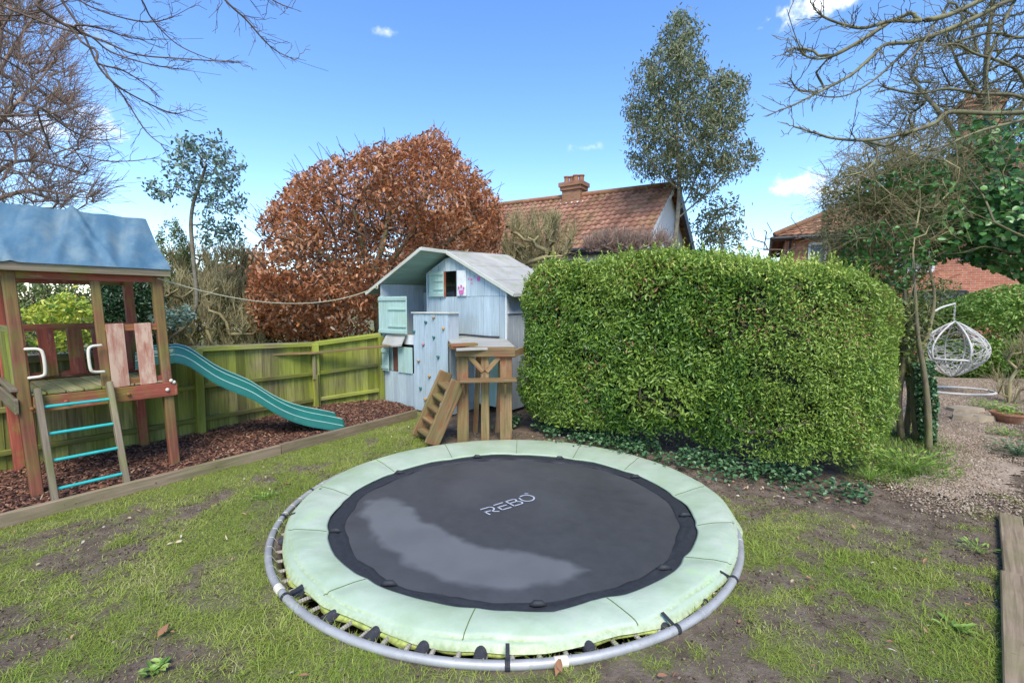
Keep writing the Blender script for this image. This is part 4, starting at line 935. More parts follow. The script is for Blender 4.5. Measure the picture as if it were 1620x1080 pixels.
MB().beam(RP(R1 + .01, .56, -.02), RP(R1 + .01, QB, -.02), .02, .05, side=HE).build('eaves_board', M['trim'], ph)
ey = RP(L0 + .33, -.03, -.07); MB().tube([ey + .028 * (cos(a) * HE + sin(a) * A3(0, 0, 1)) for a in np.linspace(0, 2 * pi, 13)], .007, 6).build('eye_ring', M['cream'], ph, smooth=True)
# deck in front of the facade
dq = [G(704, 533, 1.2), G(722, 552, 1.2), G(815, 549, 1.2), W(fR, FQ - .02, 1.2), W(fL + .45, FQ - .02, 1.2)]
MB().slab([A3(p[0], p[1], 1.205) for p in dq], .03, nrm=(0, 0, 1)).build('deck', M['felt'], ph, bevel=.003)
hp = smooth_path([W(1.25, FQ - .06, 1.23), W(1.45, FQ - .10, 1.245), W(1.7, FQ - .06, 1.235), W(2.0, FQ - .1, 1.23), W(2.2, FQ - .07, 1.23)], 5)
MB().tube(hp, .018, 7).build('rubber_strip', M['foam'], ph, smooth=True)

# ================================================================== STAND, PLANK, STEPS, ROPE
sd0 = thing('wooden_stand', G(768, 697), 'rough brown timber stand with a shelf holding up the playhouse deck', 'stand')
yF = 5.90
def SX(u, z): return (u - 810) / FPX * (yF * cos(PITCH) - (z - EYE) * sin(PITCH))
for u0, u1 in ((723, 741.5), (761, 774), (791, 810)):
    xa, xb = SX(u0, .5), SX(u1, .5); MB().beam(A3((xa + xb) / 2, yF, -.05), A3((xa + xb) / 2, yF, 1.09 if u0 != 761 else 1.14), xb - xa, .045, side=A3(1, 0, 0)).build('leg', M['stand'], sd0, bevel=.005)
for u in (747, 785): xa = SX(u, .5); MB().beam(A3(xa, yF + .45, -.05), A3(xa + .06, yF + .45, 1.17), .07, .04, side=A3(1, 0, 0)).build('leg', M['stand'], sd0, bevel=.004)
xL, xR = SX(721, 1.15), SX(815, 1.15)
MB().beam(A3(xL, yF - .05, 1.15), A3(xR, yF - .05, 1.15), .045, .125, side=A3(0, 1, 0)).build('top_beam', M['stand'], sd0, bevel=.006)
for x_ in (xL + .03, xR - .03): MB().beam(A3(x_, yF - .02, 1.12), A3(x_ + .25, yF + .9, 1.12), .04, .09).build('side_beam', M['stand'], sd0, bevel=.004)
xL, xR = SX(730, .8), SX(817, .8)
MB().beam(A3(xL, yF - .13, .80), A3(xR, yF - .11, .81), .20, .032, side=A3(0, 1, 0)).build('shelf', M['stand'], sd0, bevel=.005)
xm = SX(767, .95)
for s_ in (-1, 1): MB().beam(A3(xm + s_ * .02, yF - .032, .90), A3(xm + s_ * .19, yF - .032, 1.09), .018, .06, side=A3(0, 1, 0)).build('brace', M['stand'], sd0, bevel=.004)
for u in (735, 800): xa = SX(u, .7); MB().beam(A3(xa, yF - .05, .62), A3(xa, yF - .16, .78), .03, .05, side=A3(1, 0, 0)).build('shelf_bracket', M['stand'], sd0, bevel=.003)
pa, pb = G(711, 546, 1.24), G(753, 544, 1.24)
o = MB().beam(pa, pb, .12, .035).beam(pa + A3(.02, -.03, -.034), pb + A3(-.1, -.03, -.034), .05, .028).build('loose_plank', M['redpost'], bevel=.004); props(o, 'short reddish plank end lying on the left edge of the playhouse deck', 'plank')
st = thing('wooden_steps', G(680, 705), 'steep brown wooden steps with broad side boards leaning against the timber stand', 'steps')
nb, ntp = A3(-.985, 5.64, .03), A3(-.66, 5.74, .80); fb, ftp = A3(-1.22, 6.02, .03), A3(-.86, 6.12, .86)
stp = unit(ntp - nb); sn_ = unit(np.cross(stp, fb - nb)); wdir = unit(np.cross(np.cross(stp, A3(fb[0] - nb[0], fb[1] - nb[1], 0)), stp))
sside = sn_
MB().beam(nb, ntp, .20, .04, side=sside).build('side_board', M['stand'], st, bevel=.01)
MB().beam(fb, ftp, .19, .04, side=sside).build('side_board', M['stand'], st, bevel=.01)
for i in range(5):
    f = .12 + i * .18; p = nb + (ntp - nb) * f; q_ = fb + (ftp - fb) * f
    MB().beam(p + unit(q_ - p) * .021, q_ - unit(q_ - p) * .021, .15, .03, side=A3(unit(stp[:2] * 1.0)[0], unit(stp[:2] * 1.0)[1], 0) if True else None).build('tread', M['stand'], st, bevel=.004)
rp0 = T(TW, -.05, 2.0); rp1 = ey - HD * .01
P = np.array([rp0 + (rp1 - rp0) * t - A3(0, 0, .27 * 4 * t * (1 - t)) for t in np.linspace(0, 1, 40)])
props(MB().tube(P, .0075, 6).build('rope', M['rope'], smooth=True), 'pale cord hanging between the play tower roof and the playhouse eaves', 'rope')

# ================================================================== BACKGROUND HOUSES
def roof_tiles(name, p0, p1, p2, p3, parent, tw_=.24, th_=.30, m='tile'):
    """pantiled plane: p0->p1 along the eaves, p3->p2 along the ridge"""
    p0, p1, p2, p3 = map(lambda p: np.asarray(p, float), (p0, p1, p2, p3)); nr = unit(np.cross(p1 - p0, p3 - p0)); nr = nr if nr[2] > 0 else -nr
    L = np.linalg.norm(p1 - p0); H = np.linalg.norm(p3 - p0); nc = max(2, int(L / tw_)); nrow = max(2, int(H / th_)); K = 4
    u = np.linspace(0, 1, nc * K + 1); mb = MB(); Vs = []; Fs = []; Rr = []; base = 0
    for r in range(nrow):
        rows = []
        for k, (f, h) in enumerate(((r / nrow, .055), ((r + 1.0) / nrow, .015))):
            A_ = p0 + (p3 - p0) * f; B_ = p1 + (p2 - p1) * f
            rows.append(A_ + (B_ - A_) * u[:, None] + nr * (h + .028 * np.sin(u * nc * 2 * pi))[:, None])
        low = rows[0] - nr * .05
        V = np.vstack([low, rows[0], rows[1]]); n = len(u)
        i = np.arange(n - 1); F = np.concatenate([np.stack([i, i + 1, i + 1 + n, i + n], 1), np.stack([i + n, i + 1 + n, i + 1 + 2 * n, i + 2 * n], 1)])
        R = RS.rand(nc)[np.minimum(np.arange(n - 1) // K, nc - 1)]
        Vs.append(V); Fs.append(F + base); base += 3 * n; Rr.append(np.concatenate([R * .4, R]))
    return np_mesh(name, np.vstack(Vs), np.vstack(Fs), np.concatenate(Rr), M[m], parent)
bg_ = thing('bungalow', (5.0, 17.5, 0), 'white rendered bungalow with red pantiled roof and mossy brick chimney beyond the clipped green hedge', 'house')
kd = unit(A3(-6.0, 3.9, 0)); md = A3(-kd[1], kd[0], 0); md = md if md[1] > 0 else -md
R0 = A3(5.59, 17, 5.92); HW = 3.05; EZ = 3.62; LN = 11.0
def Bp(k, m, z): return A3(R0[0], R0[1], z) + kd * k + md * m
RB0, RB1 = Bp(-.18, 0, 5.92), Bp(LN, 0, 6.15)
rfb = roof_tiles('roof', Bp(-.18, -HW - .25, EZ - .1), Bp(LN, -HW - .25, EZ - .1), RB1, RB0, bg_)
roof_tiles('roof', Bp(LN, HW + .25, EZ - .1), Bp(-.18, HW + .25, EZ - .1), RB0, RB1, bg_)
MB().tube([RB0 + A3(0, 0, .06), RB1 + A3(0, 0, .06)], .11, 8).build('ridge_tiles', M['chim'], rfb, smooth=True)
mb = MB(); mb.slab([Bp(.02, -HW, 0), Bp(.02, HW, 0), Bp(.02, HW, EZ), Bp(.02, 0, 5.85), Bp(.02, -HW, EZ)], .2, nrm=-kd)
mb.slab([Bp(LN, -HW, 0), Bp(.25, -HW, 0), Bp(.25, -HW, EZ), Bp(LN, -HW, EZ)], .2, nrm=-md); mb.slab([Bp(.25, HW, 0), Bp(LN, HW, 0), Bp(LN, HW, EZ), Bp(.25, HW, EZ)], .2, nrm=md)
mb.build('wall', M['render'], bg_)
MB().beam(Bp(-.10, -HW - .25, EZ - .18), Bp(-.10, 0, 5.78), .05, .20, side=kd).build('barge_board', M['whitep'], bg_)
MB().beam(Bp(-.26, HW + .45, EZ - .30), Bp(-.26, 0, 5.86), .10, .34, side=kd).build('barge_board', M['blackp'], bg_)
MB().tube([Bp(-.2, -HW - .32, EZ - .12), Bp(LN, -HW - .32, EZ - .12)], .07, 8).build('gutter', M['blackp'], bg_)
MB().beam(Bp(0, -HW - .22, EZ - .2), Bp(LN, -HW - .22, EZ - .2), .04, .18, side=md).build('fascia', M['blackp'], bg_)
for k in (4.2, 7.4):
    f_ = MB().slab([Bp(k, -HW - .03, 1.1), Bp(k + 1.3, -HW - .03, 1.1), Bp(k + 1.3, -HW - .03, 2.3), Bp(k, -HW - .03, 2.3)], .05, nrm=-md).build('window', M['whitep'], bg_)
    MB().slab([Bp(k + .08, -HW - .05, 1.18), Bp(k + 1.22, -HW - .05, 1.18), Bp(k + 1.22, -HW - .05, 2.22), Bp(k + .08, -HW - .05, 2.22)], .01, nrm=-md).build('pane', M['glass'], f_)
def chimney(c, w_, d_, z0, z1, ax, ay, par, pots=4, nm='chimney'):
    mb = MB(); 
    def bx(w2, d2, a_, b_):
        for (sx, n_, wd_) in ((ay, ax, w2), ):
            pass
        P = [c - ax * w2 / 2 - ay * d2 / 2, c + ax * w2 / 2 - ay * d2 / 2, c + ax * w2 / 2 + ay * d2 / 2, c - ax * w2 / 2 + ay * d2 / 2]
        for i in range(4):
            p, q_ = P[i], P[(i + 1) % 4]; L = np.linalg.norm(q_ - p)
            mb.quad([A3(p[0], p[1], a_), A3(q_[0], q_[1], a_), A3(q_[0], q_[1], b_), A3(p[0], p[1], b_)], [(0, a_), (L, a_), (L, b_), (0, b_)])
        mb.quad([A3(p[0], p[1], b_) for p in P], [(0, 0), (.1, 0), (.1, .1), (0, .1)]); mb.quad([A3(p[0], p[1], a_) for p in P][::-1], [(0, 0), (.1, 0), (.1, .1), (0, .1)])
    bx(w_, d_, z0, z1 - .30); bx(w_ + .12, d_ + .12, z1 - .297, z1 - .16); bx(w_ + .22, d_ + .22, z1 - .157, z1)
    ch = mb.build(nm, M['chim'], par)
    for i in range(pots):
        f = (i - (pots - 1) / 2) / pots; b = c + ax * w_ * f + ay * .05 * (-1) ** i
        MB().lathe(A3(b[0], b[1], z1), [(.12, 0), (.105, .05), (.10, .22), (.125, .25), (.125, .29), (.09, .29)], 12).build('chimney_pot', M['terra'], ch, smooth=False)
    return ch
cc = Bp(3.74, -.0, 0); chm = chimney(A3(cc[0], cc[1], 0), .78, .55, 5.3, 6.55, kd, md, rfb)
MB().slab([cc + kd * -.55 + md * -.55 + A3(0, 0, 5.53), cc + kd * .55 + md * -.55 + A3(0, 0, 5.53), cc + kd * .55 + md * -.33 + A3(0, 0, 5.74), cc + kd * -.55 + md * -.33 + A3(0, 0, 5.74)], .03).build('lead_flashing', M['whitep'], chm)

bh = thing('brick_house', (15, 18, 0), 'red brick house with hipped tiled roof behind the ivy-clad tree on the right', 'house')
C0, C1 = A3(10.35, 18, 0), A3(27.1, 9.07, 0); kx = unit(C1 - C0); ky = A3(-kx[1], kx[0], 0); HL = np.linalg.norm(C1 - C0)
def Hp(k, m, z): return A3(C0[0], C0[1], z) + kx * k + ky * m
mb = MB(); mb.quad([Hp(0, 0, 0), Hp(HL, 0, 0), Hp(HL, 0, 4.35), Hp(0, 0, 4.35)], [(0, 0), (HL, 0), (HL, 4.35), (0, 4.35)])
mb.quad([Hp(0, 8, 0), Hp(0, 0, 0), Hp(0, 0, 4.35), Hp(0, 8, 4.35)], [(8, 0), (0, 0), (0, 4.35), (8, 4.35)]).quad([Hp(HL, 0, 0), Hp(HL, 8, 0), Hp(HL, 8, 4.35), Hp(HL, 0, 4.35)], [(8, 0), (0, 0), (0, 4.35), (8, 4.35)]).quad([Hp(HL, 8, 0), Hp(0, 8, 0), Hp(0, 8, 4.35), Hp(HL, 8, 4.35)], [(8, 0), (0, 0), (0, 4.35), (8, 4.35)])
mb.build('wall', M['brick'], bh)
rfh = roof_tiles('roof', Hp(-.4, -.4, 4.3), Hp(HL, -.4, 4.3), Hp(HL, 4, 7.6), Hp(6.2, 4, 7.6), bh)
roof_tiles('roof', Hp(-.4, 8.4, 4.3), Hp(-.4, -.4, 4.3), Hp(6.19, 3.99, 7.6), Hp(6.18, 4.01, 7.6), bh)
roof_tiles('roof', Hp(HL, 8.4, 4.3), Hp(-.4, 8.4, 4.3), Hp(6.2, 4, 7.6), Hp(HL, 4, 7.6), bh)
MB().tube([Hp(-.4, -.4, 4.36), Hp(6.2, 4, 7.67)], .11, 8).tube([Hp(6.2, 4, 7.67), Hp(HL, 4, 7.67)], .11, 8).build('ridge_tiles', M['chim'], rfh, smooth=True)
MB().tube([Hp(-.5, -.48, 4.22), Hp(HL, -.48, 4.22)], .075, 8).tube([Hp(-.48, 8.4, 4.22), Hp(-.48, -.5, 4.22)], .075, 8).build('gutter', M['blackp'], bh)
MB().beam(Hp(-.40, -.22, 4.20), Hp(HL, -.22, 4.20), .42, .05, side=ky).build('soffit', M['blackp'], bh)
MB().tube([Hp(.12, -.4, 4.15), Hp(.12, -.1, 3.9), Hp(.12, -.08, 0)], .045, 8).build('downpipe', M['blackp'], bh)
def hwin(k0, k1, z0, z1, m='whitep', mull=2):
    mb = MB()
    for (a_, b_) in (((k0, z0), (k1, z0)), ((k0, z1), (k1, z1))): mb.beam(Hp(a_[0], -.03, a_[1]), Hp(b_[0], -.03, b_[1]), .10, .08, side=ky)
    for i in range(mull + 1): k = k0 + (k1 - k0) * i / mull; mb.beam(Hp(k, -.035, z0), Hp(k, -.035, z1), .10, .07, side=ky)
    o = mb.build('window', M[m], bh); MB().slab([Hp(k0, -.012, z0), Hp(k1, -.012, z0), Hp(k1, -.012, z1), Hp(k0, -.012, z1)], .008, nrm=-ky).build('pane', M['glass'], o)
hwin(.75, 1.25, 2.9, 4.0, mull=1); hwin(3.3, 4.3, 2.9, 3.95); hwin(3.8, 5.2, 1.0, 2.2, 'blackp'); hwin(12, 14, 2.9, 4.0); hwin(12, 14, .9, 2.1)
hc = D(1548, 230, 17.5); chimney(A3(hc[0], hc[1], 0), 1.05, .65, 6.3, 9.1, kx, ky, rfh, 3)

fh = thing('far_house', (-19.5, 35, 0), 'small distant pale house with orange roof and chimney left of the copper beech', 'house')
q0, q1 = A3(-23.5, 33, 0), A3(-17.2, 35, 0); fx = unit(q1 - q0); fy = A3(-fx[1], fx[0], 0); FL_ = np.linalg.norm(q1 - q0)
def Qp(k, m, z): return A3(q0[0], q0[1], z) + fx * k + fy * m
mb = MB()
for a_, b_ in ((Qp(0, 0, 0), Qp(FL_, 0, 0)), (Qp(FL_, 0, 0), Qp(FL_, 7, 0)), (Qp(FL_, 7, 0), Qp(0, 7, 0)), (Qp(0, 7, 0), Qp(0, 0, 0))): mb.quad([a_, b_, b_ + A3(0, 0, 2.9), a_ + A3(0, 0, 2.9)])
mb.build('wall', M['render'], fh)
rff = roof_tiles('roof', Qp(-.3, -.3, 2.85), Qp(FL_ + .3, -.3, 2.85), Qp(FL_ - 2, 3.5, 5.0), Qp(2, 3.5, 5.0), fh)
roof_tiles('roof', Qp(FL_ + .3, -.3, 2.85), Qp(FL_ + .3, 7.3, 2.85), Qp(FL_ - 1.99, 3.51, 5.0), Qp(FL_ - 2.0, 3.5, 5.0), fh)
roof_tiles('roof', Qp(FL_ + .3, 7.3, 2.85), Qp(-.3, 7.3, 2.85), Qp(2, 3.5, 5.0), Qp(FL_ - 2, 3.5, 5.0), fh)
chimney(Qp(4.4, 3.2, 0), 1.3, .7, 4.3, 5.95, fx, fy, rff, 3)
wq = MB().slab([Qp(3.2, -.04, 1.0), Qp(4.6, -.04, 1.0), Qp(4.6, -.04, 2.3), Qp(3.2, -.04, 2.3)], .05, nrm=-fy).build('window', M['whitep'], fh)
MB().slab([Qp(3.3, -.06, 1.1), Qp(4.5, -.06, 1.1), Qp(4.5, -.06, 2.2), Qp(3.3, -.06, 2.2)], .01, nrm=-fy).build('pane', M['glass'], wq)

# ================================================================== VEGETATION
def inoutline(Q, poly, grow=0):
    dp = Q[:, 1] * cos(PITCH) - (Q[:, 2] - EYE) * sin(PITCH); up = Q[:, 1] * sin(PITCH) + (Q[:, 2] - EYE) * cos(PITCH)
    return polydist(810 + FPX * Q[:, 0] / dp, 540 - FPX * up / dp, poly) > -grow
def crownpts(poly, y0, n, Rd, seed=0, shell=0.0):
    """points inside an outline drawn at distance y0, given real depth: thickest in the middle"""
    r = np.random.RandomState(seed); P = np.array([D(u, v, y0)[[0, 2]] for u, v in poly]); pts = []
    dmax = None; out_ = []
    while sum(len(o) for o in out_) < n:
        x = r.uniform(P[:, 0].min(), P[:, 0].max(), 4 * n); z = r.uniform(P[:, 1].min(), P[:, 1].max(), 4 * n); d = polydist(x, z, P)
        if dmax is None: dmax = np.percentile(d[d > 0], 96)
        k = d > 0; x, z, d = x[k], z[k], np.minimum(d[k] / dmax, 1)
        t = Rd * np.sqrt(np.maximum(0, 1 - (1 - d) ** 2)); w_ = r.uniform(-1, 1, len(x)); w_ = np.sign(w_) * np.abs(w_) ** (1 - shell)
        k = r.rand(len(x)) < (.15 + t / Rd); Q = np.stack([x, y0 + w_ * t, z], 1)[k]; out_.append(Q[inoutline(Q, poly)])
    return np.vstack(out_)[:n]
def at_tips(tips, k, rad, seed=0, flat=1.0):
    r = np.random.RandomState(seed); C = np.repeat(tips, k, 0) + r.normal(size=(len(tips) * k, 3)) * rad * np.array([1, 1, flat]); return C
def rnd_n(n, up=.4, seed=0):
    r = np.random.RandomState(seed); N = r.normal(size=(n, 3)); N[:, 2] = np.abs(N[:, 2]) + up; return N

# --- copper coloured beech
be = thing('beech_tree', (-2.95, 10.6, 0), 'big round clipped beech tree holding dry copper-brown leaves behind the fence', 'tree')
BP = [(400, 530), (394, 470), (396, 420), (402, 370), (425, 325), (465, 285), (520, 252), (575, 234), (625, 226), (668, 218), (683, 203), (700, 210), (712, 235), (745, 262), (772, 290), (790, 318), (794, 350), (785, 395), (740, 420), (690, 410), (640, 470), (600, 535), (520, 540), (440, 535)]
T1 = Tree(); b0_ = T1.line([A3(-2.85, 10.6, 0), D(600, 500, 10.6), D(597, 460, 10.6)]); 
T1.line([T1.P[b0_], D(615, 420, 10.5), D(650, 370, 10.4), D(672, 310, 10.4), D(678, 260, 10.5)], b0_)
T1.line([T1.P[b0_], D(585, 430, 10.4), D(570, 380, 10.1), D(560, 330, 10.2)], b0_)
T1.line([T1.P[b0_], D(570, 450, 10.3), D(520, 410, 10.0), D(470, 370, 10.2)], b0_)
T1.line([T1.P[b0_], D(630, 430, 10.8), D(700, 390, 10.9), D(755, 345, 10.7)], b0_)
T1.line([T1.P[b0_], D(590, 440, 10.9), D(610, 370, 11.4), D(620, 300, 11.6)], b0_)
T1.line([T1.P[b0_], D(560, 480, 10.1), D(500, 470, 9.6), D(440, 450, 9.8)], b0_)
limbs = np.array(T1.P); par_ = list(T1.par)
att = crownpts(BP, 10.5, 1500, 2.3, 3, .45); T1.grow(att, step=.16, wob=.07); T1.spray(1100, .42, .5, .9, .3, cx=A3(-2.9, 10.5, 2.4), nodes=1); T1.build('branches', M['twig_brown'], be, .0052, 2.35, rcap=.13)
mb_ = MB()
for i_, j_ in enumerate(par_):
    if j_ >= 0: mb_.tube([limbs[j_], limbs[i_]], [T1.r[j_] * 1.06 + .004, T1.r[i_] * 1.06 + .004], 9, rnd=.5, cap=False)
mb_.build('limbs', M['bark'], be, smooth=True)
tips = np.array([T1.P[i] for i in T1.tips])
rr_ = np.random.RandomState(8); C = at_tips(tips, 26, .13, 5); C2 = crownpts(BP, 10.5, 17000, 2.35, 33, .8); C = np.vstack([C, C2])
Pw = None
bare = np.exp(-(((C[:, 0] - D(600, 0, 10.5)[0]) / 1.30) ** 2 + ((C[:, 2] - D(0, 385, 10.5)[2]) / .95) ** 2))
cl = fbm(C[:, 0] * 1.0 + C[:, 1] * .7, C[:, 2], 2.3, 95, 3)
k = inoutline(C, BP, 4 + 9 * (fbm(C[:, 0], C[:, 2], 3, 200, 2) - .4)) & (rr_.rand(len(C)) > bare * 1.0 * (C[:, 1] < 11.5)) & (cl + rr_.normal(size=len(C)) * .06 > .35); C = C[k]
leaf_obj('foliage', C, rnd_n(len(C), .1, 2), rr_.uniform(.07, .13, len(C)), rr_.uniform(.035, .06, len(C)), M['beech'], be, droop=.7)

# --- young blue gum at the left
ge = thing('small_gum_tree', (-6.3, 8.6, 0), 'slender young gum tree with a bent bare trunk and blue-grey round leaves above the fence', 'tree')
T2 = Tree(); yg = 8.7; l_ = T2.line([D(255, 560, yg), D(268, 537, yg), D(292, 517, yg), D(307, 495, yg), D(311, 468, yg), D(306, 409, yg), D(302, 356, yg), D(306, 321, yg), D(314, 298, yg), D(325, 265, yg)])
T2.P.insert(0, A3(-6.75, yg, 0)); T2.par = [-1] + [max(0, p + 1) for p in T2.par]; n_t = len(T2.P)
GP = [(262, 260), (272, 225), (300, 215), (330, 222), (350, 207), (365, 222), (380, 250), (388, 272), (375, 290), (392, 325), (385, 345), (355, 345), (320, 335), (288, 310), (262, 295)]
GP2 = [(228, 290), (248, 288), (275, 315), (268, 325), (238, 310)]; GP3 = [(325, 340), (385, 362), (380, 385), (350, 382), (345, 400), (318, 390), (310, 355)]
att = np.vstack([crownpts(GP, yg, 190, .8, 4), crownpts(GP2, yg, 18, .2, 5), crownpts(GP3, yg, 55, .5, 6)])
T2.grow(att, step=.12, wob=.08); T2.build('trunk', M['grey_bark'], ge, .0035, 2.0, rcap=.085)
tips = np.array([T2.P[i] for i in T2.tips]); C = at_tips(tips, 7, .06, 6); leaf_obj('foliage', C, rnd_n(len(C), 0, 5), .085, .042, M['euca'], ge, droop=.4, wide=.5)

# --- tall gum behind the hedge
te = thing('tall_gum_tree', (5.5, 15.6, 0), 'tall narrow grey-green gum tree in front of the white bungalow gable', 'tree')
TP = [(1083, 8), (1100, 28), (1106, 60), (1112, 95), (1125, 118), (1150, 112), (1172, 122), (1183, 145), (1178, 180), (1165, 205), (1198, 232), (1200, 248), (1180, 275), (1150, 286), (1130, 300), (1112, 318), (1096, 315), (1075, 292), (1045, 288), (1015, 280), (1000, 265), (990, 250), (993, 215), (992, 150), (1005, 122), (1010, 98), (1030, 70), (1045, 55), (1062, 25)]
T3 = Tree(); yt = 15.6
T3.line([D(1062, 484, yt) * A3(1, 1, 0), D(1067, 400, yt), D(1072, 340, yt), D(1075, 300, yt), D(1072, 240, yt), D(1072, 160, yt), D(1078, 80, yt), D(1083, 15, yt)], k=8)
def nearest(T_, p): return int(np.argmin(((np.array(T_.P) - p) ** 2).sum(1)))
for ps in (((1073, 345), (1100, 322), (1130, 295), (1160, 265)), ((1070, 300), (1045, 275), (1025, 250), (1008, 220)), ((1073, 260), (1100, 225), (1130, 190), (1150, 140)), ((1072, 230), (1050, 190), (1035, 150), (1025, 110)), ((1072, 335), (1090, 310), (1105, 270), (1120, 235))):
    j = nearest(T3, D(*ps[0], yt)); T3.line([T3.P[j]] + [D(u, v, yt + RS.uniform(-1.2, 1.2) * (i + 1) / 3) for i, (u, v) in enumerate(ps[1:])], j)
att = crownpts(TP, yt, 780, 1.8, 14, .2); T3.grow(att, step=.22, wob=.06, back=.8); T3.build('trunk', M['grey_bark'], te, .0055, 2.15, rcap=.15)
tips = np.array([T3.P[i] for i in T3.tips]); C = at_tips(tips, 21, .12, 7); 
C[:, 2] -= .05; leaf_obj('foliage', C, rnd_n(len(C), -.2, 6), RS.uniform(.10, .18, len(C)), .045, M['euca2'], te, droop=1.2, wide=.4)
# --- the small one right of it
sg = thing('distant_gum_tree', (8.3, 18, 0), 'low thin grey-green tree showing above the hedge right of the tall gum tree', 'tree')
T4 = Tree(); T4.line([D(1140, 484, 17) * A3(1, 1, 0), D(1142, 400, 17), D(1148, 350, 17), D(1145, 330, 17)]); att = crownpts([(1100, 345), (1130, 315), (1165, 312), (1180, 335), (1175, 370), (1185, 395), (1110, 395), (1098, 370)], 17, 150, 1.2, 15)
T4.grow(att, step=.25, wob=.08); T4.build('trunk', M['grey_bark'], sg, .006, 2.2, rcap=.09); tips = np.array([T4.P[i] for i in T4.tips]); C = at_tips(tips, 8, .12, 8); leaf_obj('foliage', C, rnd_n(len(C), 0, 7), .16, .06, M['euca2'], sg, droop=.6)

# --- bare tree at the far left
bt = thing('bare_tree', (-12.2, 10.5, 0), 'large leafless tree with dense reddish-brown twigs rising behind the blue tarpaulin roof', 'tree')
T5 = Tree(); yb = 11.0
T5.line([A3(-12.6, yb, 0), D(-45, 380, yb), D(-30, 280, yb), D(-20, 180, yb), D(0, 60, yb), D(10, -60, yb)])
for ps in (((-30, 290), (15, 260), (60, 255), (105, 265)), ((-25, 220), (20, 170), (60, 130), (90, 90)), ((-10, 130), (30, 60), (60, 20)), ((-40, 340), (10, 310), (60, 300), (110, 310))):
    j = nearest(T5, D(*ps[0], yb)); T5.line([T5.P[j]] + [D(u, v, yb + RS.uniform(-1, 1)) for u, v in ps[1:]], j)
LP = [(-120, -80), (60, -40), (85, 25), (105, 60), (98, 100), (120, 130), (130, 170), (148, 200), (135, 240), (150, 280), (150, 335), (90, 345), (-60, 345), (-150, 300)]
att = crownpts(LP, yb, 700, 1.8, 16, .1); T5.grow(att, step=.3, wob=.03, back=.9); T5.spray(5600, .80, .75, .55, .28, cx=T5.P[20], frm=60); T5.build('trunk', M['twig_red'], bt, .0042, 2.9, rcap=.08)

# --- branches hanging in at the top left
def limb_tree(name, base, pxl, y0s, m, label, r0=.0028, tw=26, twl=.28, seed=1, rs=1.0, roots=None, cap=.1, spurs=True):
    r = np.random.RandomState(seed); t_ = thing(name, base, label, 'tree'); TT = Tree(); TT.line([A3(*base)] + roots, k=4); tops = []
    for pl_, ys in zip(pxl, y0s):
        pts = [D(u, v, ys[0] + (ys[1] - ys[0]) * i / (len(pl_) - 1)) for i, (u, v) in enumerate(pl_)]
        j = nearest(TT, pts[0]); e_ = TT.line([TT.P[j]] + pts, j, 5)
        P = smooth_path(pts, 5); L = np.linalg.norm(np.diff(P, axis=0), axis=1).sum(); n = int(L * tw)
        for i in range(n):
            f = r.uniform(.08, .98); q_ = P[int(f * (len(P) - 1))]; q2 = P[min(len(P) - 1, int(f * (len(P) - 1)) + 1)]; dr = unit(q2 - q_) if np.linalg.norm(q2 - q_) > 0 else A3(1, 0, 0)
            sdv = r.normal(size=3) * A3(1, 1, .9); l2 = twl * r.uniform(.12, 1) ** 1.6 * (1.2 - .5 * f); tgt = q_ + unit(dr * .9 + unit(sdv) * .8) * l2
            j = nearest(TT, q_); c1 = TT.P[j]; last = j; k_ = 3 if l2 < .15 else 6
            for s_ in range(1, k_ + 1):
                TT.P.append(c1 + (tgt - c1) * s_ / k_ + r.normal(size=3) * l2 * .03 + A3(0, 0, .12 * l2 * (s_ / k_) ** 2)); TT.par.append(last); last = len(TT.P) - 1
                if s_ in (2, 4) and l2 > .12: 
                    TT.P.append(TT.P[-1] + (unit(tgt - c1) + r.normal(size=3) * .7) * l2 * .3); TT.par.append(last)
    TT.build('trunk', m, t_, r0, 2.6, rs, rcap=cap); return t_
PL = [[(-60, -120), (60, -60), (97, 0), (130, 50), (156, 105), (183, 136), (202, 163), (233, 210), (268, 237)],
      [(-140, -50), (-60, -15), (0, 8), (78, 39), (156, 62), (214, 86), (288, 93), (350, 97), (393, 99)],
      [(20, -110), (80, -40), (124, 0), (175, 23), (233, 35), (272, 27), (319, 2)],
      [(140, -120), (190, -50), (224, 0), (241, 31), (280, 70), (331, 93), (370, 101)],
      [(220, -160), (310, -60), (356, 0), (389, 31), (428, 74), (467, 95), (520, 113)],
      [(-140, 120), (-60, 155), (0, 183), (39, 210), (97, 233), (156, 253), (202, 255), (241, 251)],
      [(-120, 190), (0, 183), (58, 183), (117, 171), (156, 159)],
      [(60, 10), (100, 38), (144, 58), (175, 82), (233, 101), (280, 109), (350, 119)],
      [(156, 101), (195, 112), (233, 136), (259, 158)], [(183, 134), (233, 163), (272, 179), (296, 177)],
      [(-80, 60), (0, 90), (60, 130), (130, 185), (190, 225)], [(-60, 20), (20, 25), (90, 10), (150, -30)], [(330, -60), (400, -20), (440, 5), (475, 18)], [(-90, 240), (0, 262), (70, 285), (130, 290), (190, 296)],
      [(120, 40), (160, 45), (220, 62), (322, 61)], [(200, 160), (250, 200), (300, 215)][:2], [(60, 170), (110, 205), (160, 222), (215, 207)], [(300, 92), (330, 118), (312, 125)][:2]]
PL = [p for p in PL if len(p) > 2]
limb_tree('overhanging_tree', (-7.6, 3.3, 0), PL, [(4.6, 5.4)] * len(PL), M['twig_brown'], 'leafless tree whose thin branches hang across the sky at the top left',
          roots=[A3(-7.5, 3.5, 2.2), A3(-7.1, 4.0, 4.2), A3(-6.4, 4.4, 6.0)], seed=3, tw=19, twl=.40, r0=.0022, cap=.018)
